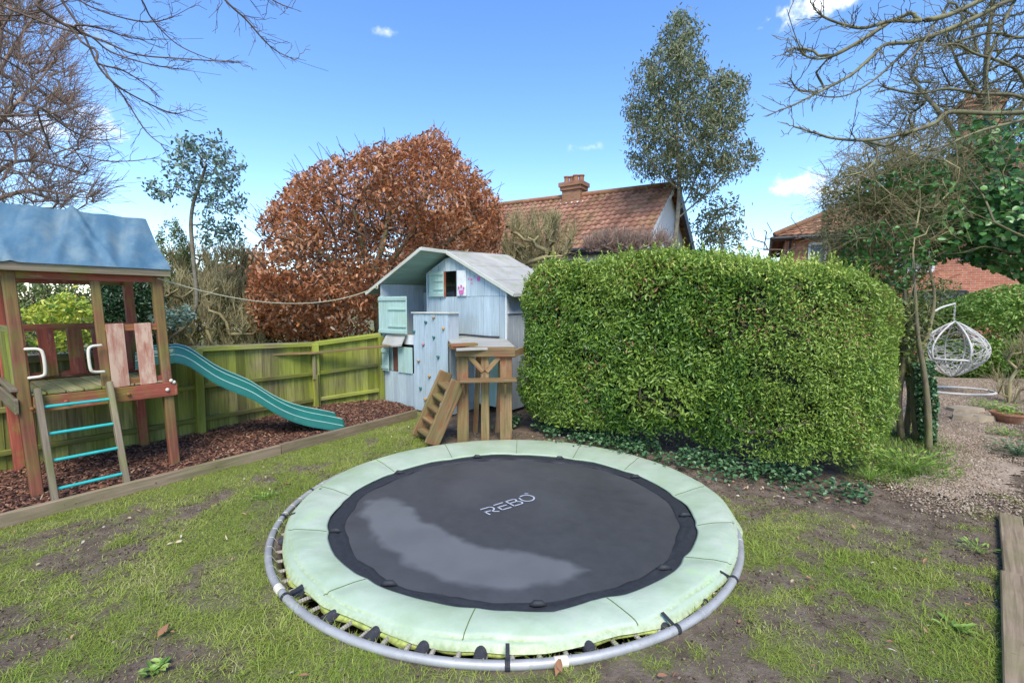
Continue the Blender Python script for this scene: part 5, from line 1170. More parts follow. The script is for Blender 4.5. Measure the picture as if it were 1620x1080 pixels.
# --- branches at the top right
c2 = lambda L: [(1180 + a_ / 2.7, b_ / 2.7) for a_, b_ in L]
PR = [c2(L) for L in ([(1400, -110), (1130, 0), (950, 90), (730, 175), (600, 190), (540, 240), (450, 320), (330, 385), (200, 450), (80, 497)],
      [(1350, -150), (1010, 0), (850, 70), (720, 90), (620, 90), (500, 120), (400, 100), (320, 65), (275, 10)],
      [(620, 90), (560, 130), (430, 210), (330, 250), (250, 235), (210, 150), (175, 40)], [(730, 175), (650, 250), (550, 340), (450, 400), (370, 415), (270, 400)],
      [(1400, 470), (1188, 480), (1050, 485), (870, 480), (800, 530), (640, 580), (500, 600), (370, 590), (300, 570), (135, 520)],
      [(1400, 440), (1188, 510), (1000, 560), (850, 620), (700, 660)], [(1400, 100), (1188, 160), (1060, 140), (960, 160), (850, 200), (760, 260)], [(840, 60), (800, 110), (760, 180), (700, 260), (640, 310)],
      [(1150, 0), (1090, 120), (1040, 240), (1030, 340), (1040, 450)], [(250, 235), (210, 205), (145, 240)], [(330, 385), (230, 385), (185, 330)], [(500, 600), (560, 640), (540, 700), (480, 740), (380, 755)],
      [(1300, 700), (1188, 350), (1100, 270), (980, 230), (900, 190), (800, 200)], [(1300, 560), (1188, 420), (1000, 400), (860, 380), (740, 400), (620, 380), (560, 360)])]
limb_tree('overhanging_tree', (7.9, 4.6, 0), PR, [(5.4, 4.8)] * len(PR), M['twig_green'], 'lichen-green bare tree just out of frame whose knobbly branches reach in at the top right', seed=9, tw=24, twl=.34, r0=.0030,
          roots=[A3(7.8, 4.7, 2.0), A3(7.6, 5.0, 3.4), A3(7.2, 5.2, 4.6), A3(6.9, 5.3, 5.6)], cap=.026)
# --- yellow-twigged tree filling the right behind them
rt_ = thing('twiggy_tree', (10.2, 9.5, 0), 'dense yellow-brown twiggy tree in front of the brick house at the right', 'tree'); T6 = Tree(); yr = 9.6
T6.line([D(1720, 484, yr) * A3(1, 1, 0), D(1700, 400, yr), D(1620, 300, yr), D(1565, 200, yr), D(1560, 100, yr), D(1570, 10, yr), D(1580, -70, yr)], k=6)
for ps in (((1580, 300), (1530, 230), (1480, 170), (1440, 120)), ((1572, 220), (1620, 160), (1650, 80)), ((1565, 160), (1520, 110), (1500, 60)), ((1585, 330), (1530, 290), (1470, 260), (1420, 240))):
    j = nearest(T6, D(*ps[0], yr)); T6.line([T6.P[j]] + [D(u, v, yr + RS.uniform(-.8, .8)) for u, v in ps[1:]], j)
att = crownpts([(1400, 300), (1370, 240), (1395, 200), (1430, 130), (1450, 60), (1500, 20), (1540, -30), (1600, -80), (1700, -60), (1740, 200), (1700, 330), (1560, 330), (1470, 330)], yr, 650, 1.6, 18, 0)
T6.grow(att, step=.25, wob=.05, back=.5); T6.spray(3000, .60, .5, .6, .45, cx=T6.P[25], frm=40); T6.build('trunk', M['twig_green'], rt_, .0042, 2.8, rcap=.07)

# --- the clipped hedge
hg = thing('clipped_hedge', (2.6, 6.2, 0), 'large boxy clipped evergreen hedge with glossy green leaves behind the trampoline', 'hedge')
HO = A3(.06, 6.38, 0); HLn, HDp, HTp = 4.0, 2.6, 2.28
def hsurf(n, seed, inset=0.0):
    """points and outward normals on the rounded box"""
    r = np.random.RandomState(seed); k = r.rand(n); s_ = r.rand(n) * HLn; q_ = r.rand(n) * HDp; z = .16 + r.rand(n) * (HTp - .16)
    return hmap(s_, q_, z, k, inset)
def hmap(s_, q_, z, k, inset=0.0):
    n = len(s_)
    face = np.where(k < .50, 0, np.where(k < .74, 1, np.where(k < .83, 2, 3)))          # front, right, left, top
    s_ = np.where(face == 1, HLn, np.where(face == 2, 0, s_)); q_ = np.where(face == 0, 0, q_); z = np.where(face == 3, HTp, z)
    N = np.zeros((n, 3)); N[face == 0] = -HD; N[face == 1] = HE; N[face == 2] = -HE; N[face == 3] = (0, 0, 1)
    L = np.stack([s_, q_, z], 1); lo = np.array([.0, .0, -1]); hi = np.array([HLn, HDp, HTp]); 
    Rr = np.where(s_[:, None] > HLn / 2, .95, .30) * np.array([1, 1, 0]) + np.array([0, 0, .34]); core = np.clip(L, lo + Rr, hi - Rr); dv = (L - core) / Rr
    nn = np.linalg.norm(dv, axis=1)[:, None]; f = np.where(nn > 1, 1 / nn, 1); L2 = core + dv * f * Rr
    Nl = np.where(nn > .02, dv / np.maximum(nn, 1e-6), 0); Nw = HE * Nl[:, :1] + HD * Nl[:, 1:2] + A3(0, 0, 1) * Nl[:, 2:]
    # top falls away towards the far right corner; lower front is undercut
    tz = np.clip(L2[:, 2] / HTp, 0, 1); drop = .78 * np.clip((L2[:, 0] + L2[:, 1] * .9 - 4.0) / 2.4, 0, 1) ** 1.1 * tz; lift = .05 - .10 * np.exp(-((L2[:, 0] - 1.6) / 1.2) ** 2) * 0
    L2[:, 2] += .09 * np.exp(-((L2[:, 0] - 1.6) / 1.3) ** 2) * tz
    L2[:, 2] -= drop
    bul = (fbm(L2[:, 0] + L2[:, 1], L2[:, 2], 1.6, 120, 3) - .5) * .30 - inset + .10 * np.sin(pi * np.clip(L2[:, 2] / 2.1, 0, 1)) - .05
    under = .14 * np.clip(.55 - L2[:, 2], 0, 1) * (1 + 1.5 * np.exp(-((L2[:, 0] - 1.9) / .7) ** 2)); hole = .0
    Pw = HO + HE * L2[:, :1] + HD * L2[:, 1:2] + A3(0, 0, 1) * L2[:, 2:]
    Pw = Pw + Nw * (bul - under)[:, None]
    return Pw, Nw, L2
Pw, Nw, Lc = hsurf(185000, 21)
r = np.random.RandomState(22); dens = fbm(Lc[:, 0] + Lc[:, 1] * 1.1, Lc[:, 2], 5.5, 130, 3)
hole = np.exp(-(((Lc[:, 0] - 1.95) / .55) ** 2 + ((Lc[:, 2] - .62) / .28) ** 2)) * (Lc[:, 1] < .5)
bot = np.clip((.34 + .22 * (fbm(Lc[:, 0] + Lc[:, 1], 0 * Lc[:, 0], 2.2, 140, 3) - .5) * 2 - Lc[:, 2]) / .25, 0, 1)
k = (r.rand(len(Pw)) < np.clip((dens - .30) * 6, .34, 1)) & (r.rand(len(Pw)) > hole * .6) & (r.rand(len(Pw)) > bot * .9); Pw, Nw, Lc = Pw[k], Nw[k], Lc[k]
Pw = Pw - Nw * (r.rand(len(Pw)) ** 2 * .20)[:, None] + r.normal(size=Pw.shape) * .012
right = np.clip((Lc[:, 0] - 2.3) / .8, 0, 1)       # smaller, yellower leaves at the right-hand end and along the top
left = np.clip(.4 - Lc[:, 0], 0, .4) / .4
Ls = (.064 - .026 * right - .022 * left) * r.uniform(.45, 1.3, len(Pw)); colr = np.clip(r.beta(2.0, 3.2, len(Pw)) * .85 + .34 * right * r.rand(len(Pw)) + .15 * left * r.rand(len(Pw)) + .45 * np.clip((Lc[:, 2] - 1.95) / .3, 0, 1) * r.rand(len(Pw)), 0, 1)
Nn = Nw * .5 + r.normal(size=Nw.shape) * .75; Nn[:, 2] += .4; Tt = Nw * .8 + r.normal(size=Nw.shape) * .6
brn = (fbm(Lc[:, 0] + Lc[:, 1] * 1.2, Lc[:, 2], 1.9, 180, 3) > .60) & (r.rand(len(Pw)) < .12)
leaf_obj('foliage', Pw[~brn], Nn[~brn], Ls[~brn], Ls[~brn] * .36, M['hedge'], hg, T=Tt[~brn], R=colr[~brn])
leaf_obj('dead_leaves', Pw[brn], Nn[brn], Ls[brn] * .8, Ls[brn] * .32, M['litter'], hg, T=Tt[brn], R=r.rand(int(brn.sum())) * .4)
# unclipped shoots along the top and shoulders
Ps_, Ns_, Ls_ = hsurf(9000, 25); kk = (Ls_[:, 2] > 1.95) | (r.rand(len(Ps_)) < .03); Ps_, Ns_ = Ps_[kk][:620], Ns_[kk][:620]; ns_ = len(Ps_)
hh_ = r.uniform(.03, .12, ns_); C = []; Tn = []
for j_ in range(6):
    a_ = r.uniform(0, 2 * pi, ns_); C.append(Ps_ + (Ns_ * .5 + A3(0, 0, .8)) * (hh_ * (j_ + 1) / 6)[:, None] + np.stack([np.cos(a_), np.sin(a_), 0 * a_], 1) * .014); Tn.append(np.stack([np.cos(a_), np.sin(a_), 0 * a_ + 1.0], 1))
C = np.vstack(C); Tn = np.vstack(Tn); leaf_obj('young_shoots', C, Tn * A3(-1, -1, .6) + r.normal(size=C.shape) * .2, r.uniform(.03, .055, len(C)), .016, M['hedge'], hg, T=Tn, R=r.uniform(.55, 1, len(C)))
# inner twigs and stems of the hedge
T7 = Tree()
for s_ in (.4, 1.1, 1.8, 2.5, 3.1): T7.line([HO + HE * s_ + HD * .8, HO + HE * s_ + HD * .8 + A3(0.05, 0, .5)]); 
Pa, Na, La = hsurf(1500, 23, .06); Pa = Pa[La[:, 2] > .55]; T7.grow(Pa, step=.16, wob=.08, back=.2); T7.build('stems', M['twig_brown'], hg, .0030, 2.4, rcap=.03)
# added solid dark core inside the hedge, blocks the view through the leaves
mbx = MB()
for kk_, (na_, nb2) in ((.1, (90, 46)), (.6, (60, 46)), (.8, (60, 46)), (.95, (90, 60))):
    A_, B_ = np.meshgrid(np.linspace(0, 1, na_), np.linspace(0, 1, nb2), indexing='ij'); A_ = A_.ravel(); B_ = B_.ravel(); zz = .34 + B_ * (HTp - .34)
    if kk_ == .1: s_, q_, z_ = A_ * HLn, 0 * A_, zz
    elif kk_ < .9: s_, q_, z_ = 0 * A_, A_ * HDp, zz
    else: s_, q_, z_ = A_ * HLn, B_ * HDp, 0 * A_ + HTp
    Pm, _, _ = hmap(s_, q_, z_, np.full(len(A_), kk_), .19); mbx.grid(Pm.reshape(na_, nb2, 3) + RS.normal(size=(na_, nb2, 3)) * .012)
mbx.build('dark_core', M['thicket'], hg)

# --- ivy and low plants at the hedge foot
r = np.random.RandomState(31); n = 3900; s_ = r.uniform(-.3, 3.9, n); q_ = .30 - np.abs(r.normal(size=n)) * .22 - .20 * np.exp(-((s_ - 2.6) / .9) ** 2) * r.rand(n)
C = HO + HE * s_[:, None] + HD * q_[:, None]; C[:, 2] = r.uniform(.01, .10, n) + .16 * np.clip(q_ + .1, 0, .5); kk = (fbm(C[:, 0], C[:, 1], 3, 150, 3) > .40); C = C[kk]
o = leaf_obj('ground_ivy', C, rnd_n(len(C), 1.6, 9), r.uniform(.03, .058, len(C)), r.uniform(.03, .05, len(C)), M['ivy'], None, kind='stuff', wide=.5)
# fallen leaves
x, y = scatter([(-4.6, 1.2), (4.2, 1.2), (5.4, 5.2), (3.4, 4.5), (2.4, 4.3), (.4, 6.2), (-1.2, 7.0), (-3.6, 3.9)], 620, 41); kk = np.hypot(x - TC[0], y - TC[1]) > 1.9; x, y = x[kk], y[kk]
hd_ = -polydist(x, y, HEDGE); 
x2, y2 = scatter([(.1, 6.3), (2.75, 4.3), (3.8, 4.6), (3.6, 4.0), (2.6, 3.9), (1.4, 4.7), (.3, 5.9)], 700, 42); x = np.concatenate([x, x2]); y = np.concatenate([y, y2])
C = np.stack([x, y, np.full(len(x), .012) + RS.uniform(0, .02, len(x))], 1); leaf_obj('fallen_leaves', C, rnd_n(len(C), 1.5, 10), RS.uniform(.02, .05, len(C)), RS.uniform(.010, .022, len(C)), M['litter'], None, kind='stuff')
def single_leaf(u, v, L, label):
    c = G(u, v, .03); C = np.array([c, c + A3(.012, .006, .01)]); o = leaf_obj('fallen_leaf', C, np.array([[.2, -.4, 1], [-.5, -.2, .9]]), L, L * .5, M['litter'], None, R=np.array([.15, .2])); props(o, label, 'leaf')
single_leaf(259, 996, .075, 'single curled red-brown leaf lying on the lawn near the lower left corner')
single_leaf(882, 1056, .07, 'reddish dead leaf lying against the front rim of the trampoline')
single_leaf(822, 0 + 873, .02, 'tiny leaf')  if False else None
def rosette(u, v, n, rad, L, m, name, label, up=.35, seed=0, z0=.01, cat='plant', wd=.4, hgt=.1):
    r = np.random.RandomState(seed); c = G(u, v, 0); a_ = r.uniform(0, 2 * pi, n); rr2 = rad * np.sqrt(r.rand(n)); di = np.stack([np.cos(a_), np.sin(a_), np.full(n, up)], 1)
    C = c + di * A3(1, 1, 0) * rr2[:, None]; C[:, 2] = z0 + r.rand(n) * hgt; N = np.stack([-np.cos(a_) * .4, -np.sin(a_) * .4, np.ones(n)], 1)
    Lr = L * r.uniform(.6, 1.2, n); V, F = leaves(C, N, Lr, L * wd * r.uniform(.7, 1.1, n), T=di)
    base = np.tile(c + A3(0, 0, .004), (n, 1)); tipp = V.reshape(n, 6, 3)[:, 0]; sd = np.stack([-np.sin(a_), np.cos(a_), 0 * a_], 1) * .0016
    k0 = len(V); V = np.vstack([V, np.stack([base - sd, base + sd, tipp + sd, tipp - sd], 1).reshape(-1, 3)]); F = np.vstack([F, k0 + np.arange(4 * n).reshape(n, 4)])
    q0_ = r.rand(n); o = np_mesh(name, V, F, np.concatenate([np.repeat(q0_, 2), q0_]), M[m], None, loc=tuple(c)); return props(o, label, cat)
rosette(245, 1062, 22, .055, .045, 'bright', 'weed', 'pale rosette weed growing in the lawn at the bottom left', seed=1, hgt=.02, wd=.6)
rosette(418, 787, 30, .11, .026, 'bright', 'weed', 'small grey-green clover patch in the lawn left of the trampoline', seed=2, hgt=.02, wd=.8)
rosette(1545, 868, 26, .13, .05, 'bright', 'weed', 'flat green weed patch beside the timber bed frame', seed=3, hgt=.02)
rosette(1512, 995, 14, .09, .06, 'bright', 'weed', 'low green weed in the worn grass near the right-hand timber', seed=4, hgt=.02)
# blades at the foot of the arch and along the path
def verge(x, y): return np.clip((.55 - np.abs(polydist(x, y, [(3.7, 4.6), (4.3, 4.8), (5.2, 5.7), (5.6, 6.5), (5.2, 6.6), (4.4, 5.7)]) - .2)) / .4, 0, 1)
grass('verge_grass', 15000, (3.4, 6.0, 4.3, 6.9), 7, .055, .006, verge, mat='vergeblade')

# --- multi-stemmed tree and ivy post by the path
at_ = thing('ivy_clad_tree', (5.2, 6.1, 0), 'slim multi-stemmed tree wrapped in ivy and dry twigs between hedge and gravel path', 'tree'); T8 = Tree(); ya = 6.15
for ps in (((1428, 697), (1422, 640), (1428, 580), (1436, 520), (1430, 450), (1432, 390), (1420, 330)), ((1470, 715), (1468, 650), (1462, 590), (1452, 530), (1448, 470), (1444, 400), (1455, 330)), ((1452, 700), (1446, 640), (1448, 590), (1470, 520), (1478, 470), (1470, 420)), ((1432, 690), (1440, 620), (1425, 560), (1412, 500), (1405, 440), (1385, 380))):
    b_ = G(*ps[0]); trk = smooth_path([b_ - A3(0, 0, .05)] + [D(u, v, b_[1]) for u, v in ps[1:6]], 4); MB().tube(trk, np.linspace(.040, .012, len(trk)), 9).build('trunk', M['bark'], at_, smooth=True); T8.line([D(u, v, b_[1]) for u, v in ps[3:]], k=3)
att = crownpts([(1300, 400), (1292, 340), (1300, 285), (1330, 245), (1400, 215), (1480, 200), (1540, 240), (1520, 330), (1490, 390), (1430, 420), (1370, 440), (1330, 430)], ya, 700, .9, 51, 0)
T8.grow(att, step=.14, wob=.07, back=.1); T8.spray(3400, .36, .05, .45, .75, cx=D(1440, 420, ya), frm=10); T8.build('twigs', M['twig_tan'], at_, .0019, 2.7, rcap=.011)
cd_ = crownpts([(1300, 420), (1300, 300), (1340, 262), (1430, 245), (1500, 250), (1500, 380), (1440, 470), (1420, 480), (1380, 450), (1330, 440)], ya + .4, 15000, .7, 52); cd_ = cd_[fbm(cd_[:, 0] + cd_[:, 1], cd_[:, 2], 3.2, 190, 3) > .33 + .5 * np.clip((cd_[:, 2] - 2.9) / .8, 0, .35)] + np.random.RandomState(3).normal(size=(1, 3)) * 0; leaf_obj('foliage', cd_, rnd_n(len(cd_), .2, 12), RS.uniform(.03, .06, len(cd_)), .022, M['vineleaf'], at_)
lo = crownpts([(1405, 470), (1462, 470), (1474, 500), (1466, 560), (1474, 640), (1480, 700), (1445, 700), (1440, 620), (1415, 560)], 5.95, 2100, .22, 53); leaf_obj('ivy', lo, rnd_n(len(lo), .1, 13), RS.uniform(.035, .07, len(lo)), RS.uniform(.03, .045, len(lo)), M['olive'], at_, droop=.3)
gl = crownpts([(1330, 430), (1340, 300), (1420, 250), (1500, 250), (1520, 330), (1480, 420), (1420, 470)], ya - .2, 2600, .8, 57); gl = gl[fbm(gl[:, 0], gl[:, 2], 3.5, 210, 2) > .5]; leaf_obj('climber_leaves', gl, rnd_n(len(gl), .3, 17), RS.uniform(.045, .08, len(gl)), .05, M['vine'], at_, droop=.4, wide=.5)
lo = crownpts([(1445, 575), (1478, 570), (1485, 640), (1478, 720), (1458, 715), (1450, 640)], 5.7, 1500, .13, 54); leaf_obj('ivy', lo, rnd_n(len(lo), .1, 14), .045, .04, M['ivy'], at_, droop=.3, wide=.5)
# --- broad-leaved vine at the right with its long limb
vn = thing('broadleaf_tree', (8.4, 6.0, 0), 'tree with broad round dark green leaves and a long yellow-green limb at the right edge', 'tree'); T9 = Tree()
T9.line([A3(7.7, 5.3, 0), A3(7.3, 5.3, 1.2), D(1700, 400, 5.3), D(1620, 374, 5.3), D(1573, 352, 5.3), D(1524, 333, 5.3), D(1470, 327, 5.4), D(1420, 325, 5.5), D(1390, 320, 5.6)], k=5)
for ps in (((1578, 352), (1555, 310), (1530, 278), (1510, 240)), ((1524, 333), (1540, 345), (1500, 300), (1450, 292), (1400, 300)), ((1640, 385), (1600, 320), (1580, 250), (1560, 200)), ((1640, 385), (1610, 400), (1560, 390), (1520, 400))):
    j = nearest(T9, D(*ps[0], 5.3)); T9.line([T9.P[j]] + [D(u, v, 5.3 + RS.uniform(-.2, .5)) for u, v in ps[1:]], j)
VP1 = [(1440, 400), (1425, 360), (1455, 330), (1480, 270), (1500, 215), (1540, 180), (1620, 170), (1720, 180), (1720, 450), (1620, 450), (1580, 432), (1540, 418), (1490, 415), (1455, 425)]
att = crownpts(VP1, 5.9, 420, .7, 61); T9.grow(att, step=.13, wob=.12); T9.build('trunk', M['twig_green'], vn, .0028, 2.3, rcap=.040)
cv = crownpts(VP1, 6.0, 6500, .75, 62); cn_ = fbm(cv[:, 0], cv[:, 2], 2.6, 160, 3); cv = cv[(cn_ > .40) & ((cv[:, 2] < D(0, 300, 6)[2]) | (RS.rand(len(cv)) < .35))]
lf = np.random.RandomState(63); Nn = lf.normal(size=(len(cv), 3)) * .6 + A3(-.2, -.7, .6); leaf_obj('foliage', cv, Nn, lf.uniform(.06, .105, len(cv)), lf.uniform(.06, .10, len(cv)), M['vine'], vn, wide=.5, droop=.5, fold=.12)
# --- knobbly shrub tips above the hedge
def shrub(name, poly, y0, base_px, m, label, n=120, Rd=.5, r0=.004, seed=1, leaf=None, nl=0, ll=.05, lw=.02, ns=5, cap=.03, wob=.08, back=1.0, cat='shrub', shell=0, rad=.09, group=None, droop=0, up=.3):
    r = np.random.RandomState(seed); b0 = D(base_px, 484, y0) * A3(1, 1, 0); t_ = thing(name, b0, label, cat, group)
    if n:
        TT = Tree()
        for i in range(ns): a_ = i / ns * 2 * pi; TT.line([b0 + ca(a_) * .05, b0 + ca(a_) * .14 + A3(0, 0, .4)], k=3)
        TT.grow(crownpts(poly, y0, max(20, n // 6) if n > 150 else n, Rd, seed, shell), step=.2, wob=wob, back=back)
        if n > 150: TT.spray(int(n * 2.0), .40, 1.0, .35, .35, cx=b0, frm=ns * 4)
        TT.build('stems', M[m], t_, r0, 2.3, rcap=cap)
    if leaf:
        C = crownpts(poly, y0, nl, Rd, seed + 50, shell); cl = fbm(C[:, 0] + C[:, 1], C[:, 2], 3.0, seed, 3); C = C[cl + r.normal(size=len(C)) * .04 > .40]
        if n: C = np.vstack([C, at_tips(np.array([TT.P[i] for i in TT.tips]), 6, rad, seed)])
        leaf_obj('foliage', C, rnd_n(len(C), up, seed), ll * r.uniform(.6, 1.25, len(C)), lw, M[leaf], t_, droop=droop)
    return t_
shrub('bare_shrub', [(1178, 330), (1200, 345), (1240, 330), (1290, 330), (1290, 400), (1180, 400)], 8.5, 1235, 'twig_brown', 'sparse bare shrub with upright twigs poking over the right part of the hedge', 30, .4, .0065, 71, wob=.12)
T_p = [(792, 425), (795, 365), (815, 345), (835, 350), (850, 348), (870, 345), (895, 352), (915, 372), (905, 395), (880, 425)]
shrub('pollarded_shrub', T_p, 11.0, 845, 'twig_tan', 'bare pollarded shrub with tufts of tan twigs in front of the bungalow roof', 900, .9, .0048, 72, wob=.05, cap=.05, back=1.6, ns=6)
shrub('bare_shrub', [(925, 400), (930, 388), (960, 378), (1000, 380), (1050, 376), (1065, 400)], 12, 990, 'twig_red', 'clipped leafless purple-brown hedge top just showing over the middle of the green hedge', 900, .6, .0045, 73, wob=.05, ns=8)
# --- planting behind the fence, left
shrub('yellow_shrub', [(20, 540), (35, 490), (60, 480), (95, 462), (125, 468), (148, 485), (150, 540), (90, 560)], 6.9, 90, 'twig_green', 'bright yellow-and-green variegated shrub seen through the play tower', 40, .5, .004, 81, 'yellow', 1600, .085, .040)
shrub('yellow_shrub', [(-60, 540), (-40, 480), (0, 480), (25, 500), (20, 545)], 6.2, -20, 'twig_green', 'green and yellow shrub behind the far left end of the fence', 30, .5, .004, 82, 'bright', 1200, .08, .036)
shrub('dark_hedge', [(140, 560), (150, 445), (185, 430), (235, 440), (262, 470), (262, 560)], 8.2, 200, 'twig_dark', 'dark green evergreen bush behind the play tower posts', 60, .7, .004, 83, 'dark', 9000, .07, .035, shell=.3)
shrub('dark_hedge', [(-80, 560), (-60, 445), (20, 440), (120, 430), (150, 450), (150, 560)], 8.9, 50, 'twig_dark', 'dull green leafy thicket filling the gap under the tarpaulin', 160, .7, .005, 84, 'olive', 7000, .07, .03, shell=.3)
shrub('green_bush', [(235, 430), (245, 380), (255, 350), (275, 340), (295, 375), (303, 420), (300, 470), (250, 480)], 9.6, 270, 'twig_green', 'upright mid-green leafy bush just right of the tarpaulin roof', 80, .6, .004, 85, 'olive', 6000, .055, .022)
shrub('brush_thicket', [(225, 560), (230, 440), (255, 410), (300, 400), (350, 398), (405, 405), (425, 460), (425, 560)], 10.2, 325, 'twig_tan', 'tangled thicket of bare tan and brown stems between gum tree and beech', 3200, .9, .0042, 86, 'olive', 700, .05, .02, ns=14, wob=.07, back=1.2, cap=.02)
shrub('brush_thicket', [(240, 560), (250, 470), (290, 440), (340, 440), (400, 430), (420, 560)], 9.2, 330, 'twig_tan', 'lower bare brown bush growing right behind the fence', 1100, .5, .004, 87, 'olive', 300, .05, .02, ns=8, wob=.10, back=1.0, cap=.03)
shrub('blue_gum_bush', [(235, 500), (255, 482), (275, 490), (300, 480), (312, 500), (295, 515), (250, 520)], 8.0, 275, 'twig_green', 'small sprawling blue-grey bush beside the slide top behind the fence', 20, .3, .004, 88, 'euca', 500, .08, .038)
shrub('bare_shrub', [(390, 560), (400, 520), (460, 525), (560, 530), (600, 545), (600, 560)], 10.3, 500, 'twig_dark', 'low dark undergrowth beneath the copper beech', 420, .5, .004, 89, 'olive', 900, .05, .02)
# --- bank of background planting so that no gap shows open ground
shrub('background_hedge', [(-150, 500), (-120, 440), (100, 440), (240, 445), (420, 455), (560, 455), (640, 450), (640, 500)], 16, 250, 'twig_dark', 'long dull hedge in the next garden far behind the fence', 0, 1.0, .006, 90, 'olive', 12000, .14, .07, shell=.5)
shrub('background_hedge', [(1380, 520), (1385, 440), (1440, 430), (1520, 445), (1530, 640), (1330, 640), (1330, 500)], 13, 1440, 'twig_dark', 'dark shrubs below the brick house seen between the ivy-clad stems', 0, .6, .006, 91, 'olive', 12000, .09, .045, shell=.4)
# --- light green shrub behind the hanging chair, and bits in the bed
shrub('laurel_bush', [(1468, 600), (1470, 520), (1490, 480), (1530, 465), (1580, 452), (1640, 445), (1740, 455), (1740, 620), (1600, 610), (1540, 600)], 11.6, 1590, 'twig_green', 'broad bright green leafy bush behind the white hanging chair', 120, .9, .005, 92, 'bright', 42000, .10, .045, shell=.6)
shrub('dry_shrub', [(1570, 620), (1575, 560), (1600, 540), (1650, 545), (1660, 640), (1590, 650)], 8.2, 1610, 'twig_tan', 'dry straw-coloured stems beside the stone edging at the right', 170, .4, .0030, 93, ns=7, wob=.05, back=1.4)
rosette(1570, 648, 120, .32, .07, 'bright', 'low_plant', 'low pale green plant beside the stepping stones', seed=5, hgt=.12, z0=.02)
rosette(1610, 720, 150, .30, .06, 'ivy', 'low_plant', 'dark leafy ground plant at the right edge of the gravel path', seed=6, hgt=.12, z0=.02)
rosette(1595, 690, 90, .22, .05, 'bright', 'low_plant', 'small green plant just in front of the terracotta pot', seed=7, hgt=.08, z0=.02)
rosette(1440, 745, 160, .45, .09, 'bright', 'low_plant', 'loose green seedlings at the foot of the ivy-clad tree', seed=8, hgt=.18, z0=.02, wd=.3)
rosette(1375, 760, 120, .25, .04, 'bright', 'low_plant', 'small leafy weeds under the right-hand corner of the hedge', seed=9, hgt=.12, z0=.02)

# ================================================================== HANGING CHAIR, POT, STONES
yc = 9.35; CHX = -10; hc_ = thing('hanging_chair', D(1516, 618, yc) * A3(1, 1, 0), 'white woven egg-shaped hanging chair on a curved stand beside the gravel path', 'chair')
cx_ = D(1516, 600, yc)[0]; cB = A3(cx_, yc, 0)
P = [cB + A3(.62 * cos(a_), .45 * sin(a_), .03) for a_ in np.linspace(0, 2 * pi, 41)]; MB().tube(P, .023, 8).build('base_ring', M['white'], hc_, smooth=True)
top = D(1511, 480, yc); sp = smooth_path([cB + A3(-.60, .05, .03), D(1478, 575, yc), D(1462, 540, yc), D(1464, 508, yc), D(1484, 489, yc), top + A3(0, 0, .0)], 6); MB().tube(sp, .020, 8).build('stand_pole', M['white'], hc_, smooth=True)
eg_t = D(1509, 508, yc); b = MB()
for i in range(9): c = top + (eg_t - top) * (i + .5) / 9; ax = A3(1, 0, 0) if i % 2 else A3(0, 1, 0); b.tube([c + .014 * cos(a_) * ax + A3(0, 0, .024 * sin(a_)) for a_ in np.linspace(0, 2 * pi, 9)], .005, 5)
b.build('chain', M['white'], hc_)
eb = D(1507, 596, yc); EH = eg_t[2] - eb[2]; EW = .56; ec = A3(D(1508, 550, yc)[0], yc, 0)
def egg(ph_, t): 
    r_ = EW * (sin(pi * t ** 1.05)) ** .80 if 0 < t < 1 else 0; return ec + A3(r_ * cos(ph_), r_ * sin(ph_) * .9, 0) + A3(0, 0, eg_t[2] - EH * t)
op0, op1 = radians(196), radians(258)      # opening faces left and forwards
bsk = MB()
for ph_ in np.append(np.linspace(op1, op0 + 2 * pi, 10), []): bsk.tube([egg(ph_, t) for t in np.linspace(0.0, 1, 16)], .012, 6)
bsk.build('frame_rib', M['white'], hc_, smooth=True)
r = np.random.RandomState(5); lat = MB()
for i in range(430):
    t0, p0 = r.uniform(.12, .97), r.uniform(op1, op0 + 2 * pi); t1, p1 = np.clip(t0 + r.uniform(-.16, .16), .08, 1), np.clip(p0 + r.uniform(-.75, .75), op1, op0 + 2 * pi)
    lat.tube([egg(p0 + (p1 - p0) * f, t0 + (t1 - t0) * f) for f in np.linspace(0, 1, 5)], .0065, 4, cap=False)
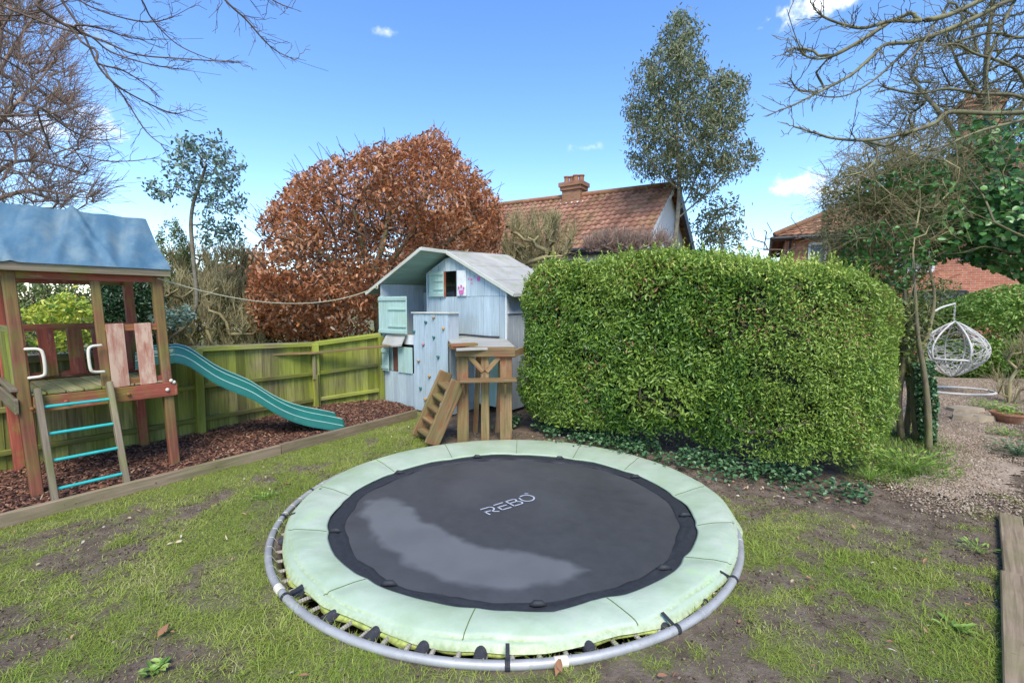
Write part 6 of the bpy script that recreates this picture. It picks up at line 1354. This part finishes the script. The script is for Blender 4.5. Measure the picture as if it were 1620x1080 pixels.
for i in range(60):
    t0, p0 = r.uniform(.68, .97), r.uniform(op0, op1); p1 = p0 + r.uniform(-.5, .5); lat.tube([egg(p0 + (p1 - p0) * f, t0) for f in np.linspace(0, 1, 5)], .0065, 4, cap=False)
lat.build('woven_basket', M['white'], hc_, smooth=True)
lipb = MB(); lipb.tube([egg(op0, t) for t in np.linspace(0, .97, 16)], .017, 7); lipb.tube([egg(op1, t) for t in np.linspace(0, .97, 16)], .017, 7); lipb.tube([egg(op0 + (op1 - op0) * f, .66) for f in np.linspace(0, 1, 12)], .022, 8).build('seat_rim', M['white'], hc_, smooth=True)
pc = G(1594, 668); pot = thing('terracotta_pot', pc, 'wide low terracotta bowl planted with small green plants in the right-hand bed', 'pot')
MB().lathe(pc, [(.12, 0), (.16, .06), (.19, .12), (.20, .125), (.20, .15), (.175, .15), (.17, .11), (.02, .10)], 22).build('bowl', M['terra'], pot, smooth=False)
rq = np.random.RandomState(6); C = pc + rq.normal(size=(120, 3)) * A3(.07, .07, .025) + A3(0, 0, .17); leaf_obj('plants', C, rnd_n(120, .6, 20), .045, .022, M['bright'], pot)
def rock(u, v, w_, h_, label, seed):
    r = np.random.RandomState(seed); c = G(u, v); n, m_ = 14, 7; V = np.zeros((m_, n, 3))
    for i in range(m_):
        f = i / (m_ - 1)
        for j in range(n):
            a_ = j * 2 * pi / n; rr3 = (w_ * (1 - .10 * f) if f < .85 else w_ * (1 - (f - .85) * 5.5)) * (1 + .16 * math.sin(2 * a_ + seed) + .10 * math.sin(5 * a_ + seed * 2)) * .5
            V[i, j] = c + A3(rr3 * cos(a_) * 1.3, rr3 * sin(a_), h_ * min(1, f * 1.15) + r.normal() * .004 - .01)
    b = MB().grid(V, close=True); b.add(V[-1], [tuple(range(n))]); props(b.build('stone', M['stone'], smooth=False), label, 'stone', 'stepping stones at the path edge')
rock(1527, 650, .42, .07, 'pale flat sandstone beside the path, the farther of two', 1); rock(1537, 665, .38, .10, 'pale flat sandstone beside the path, the nearer one', 2)
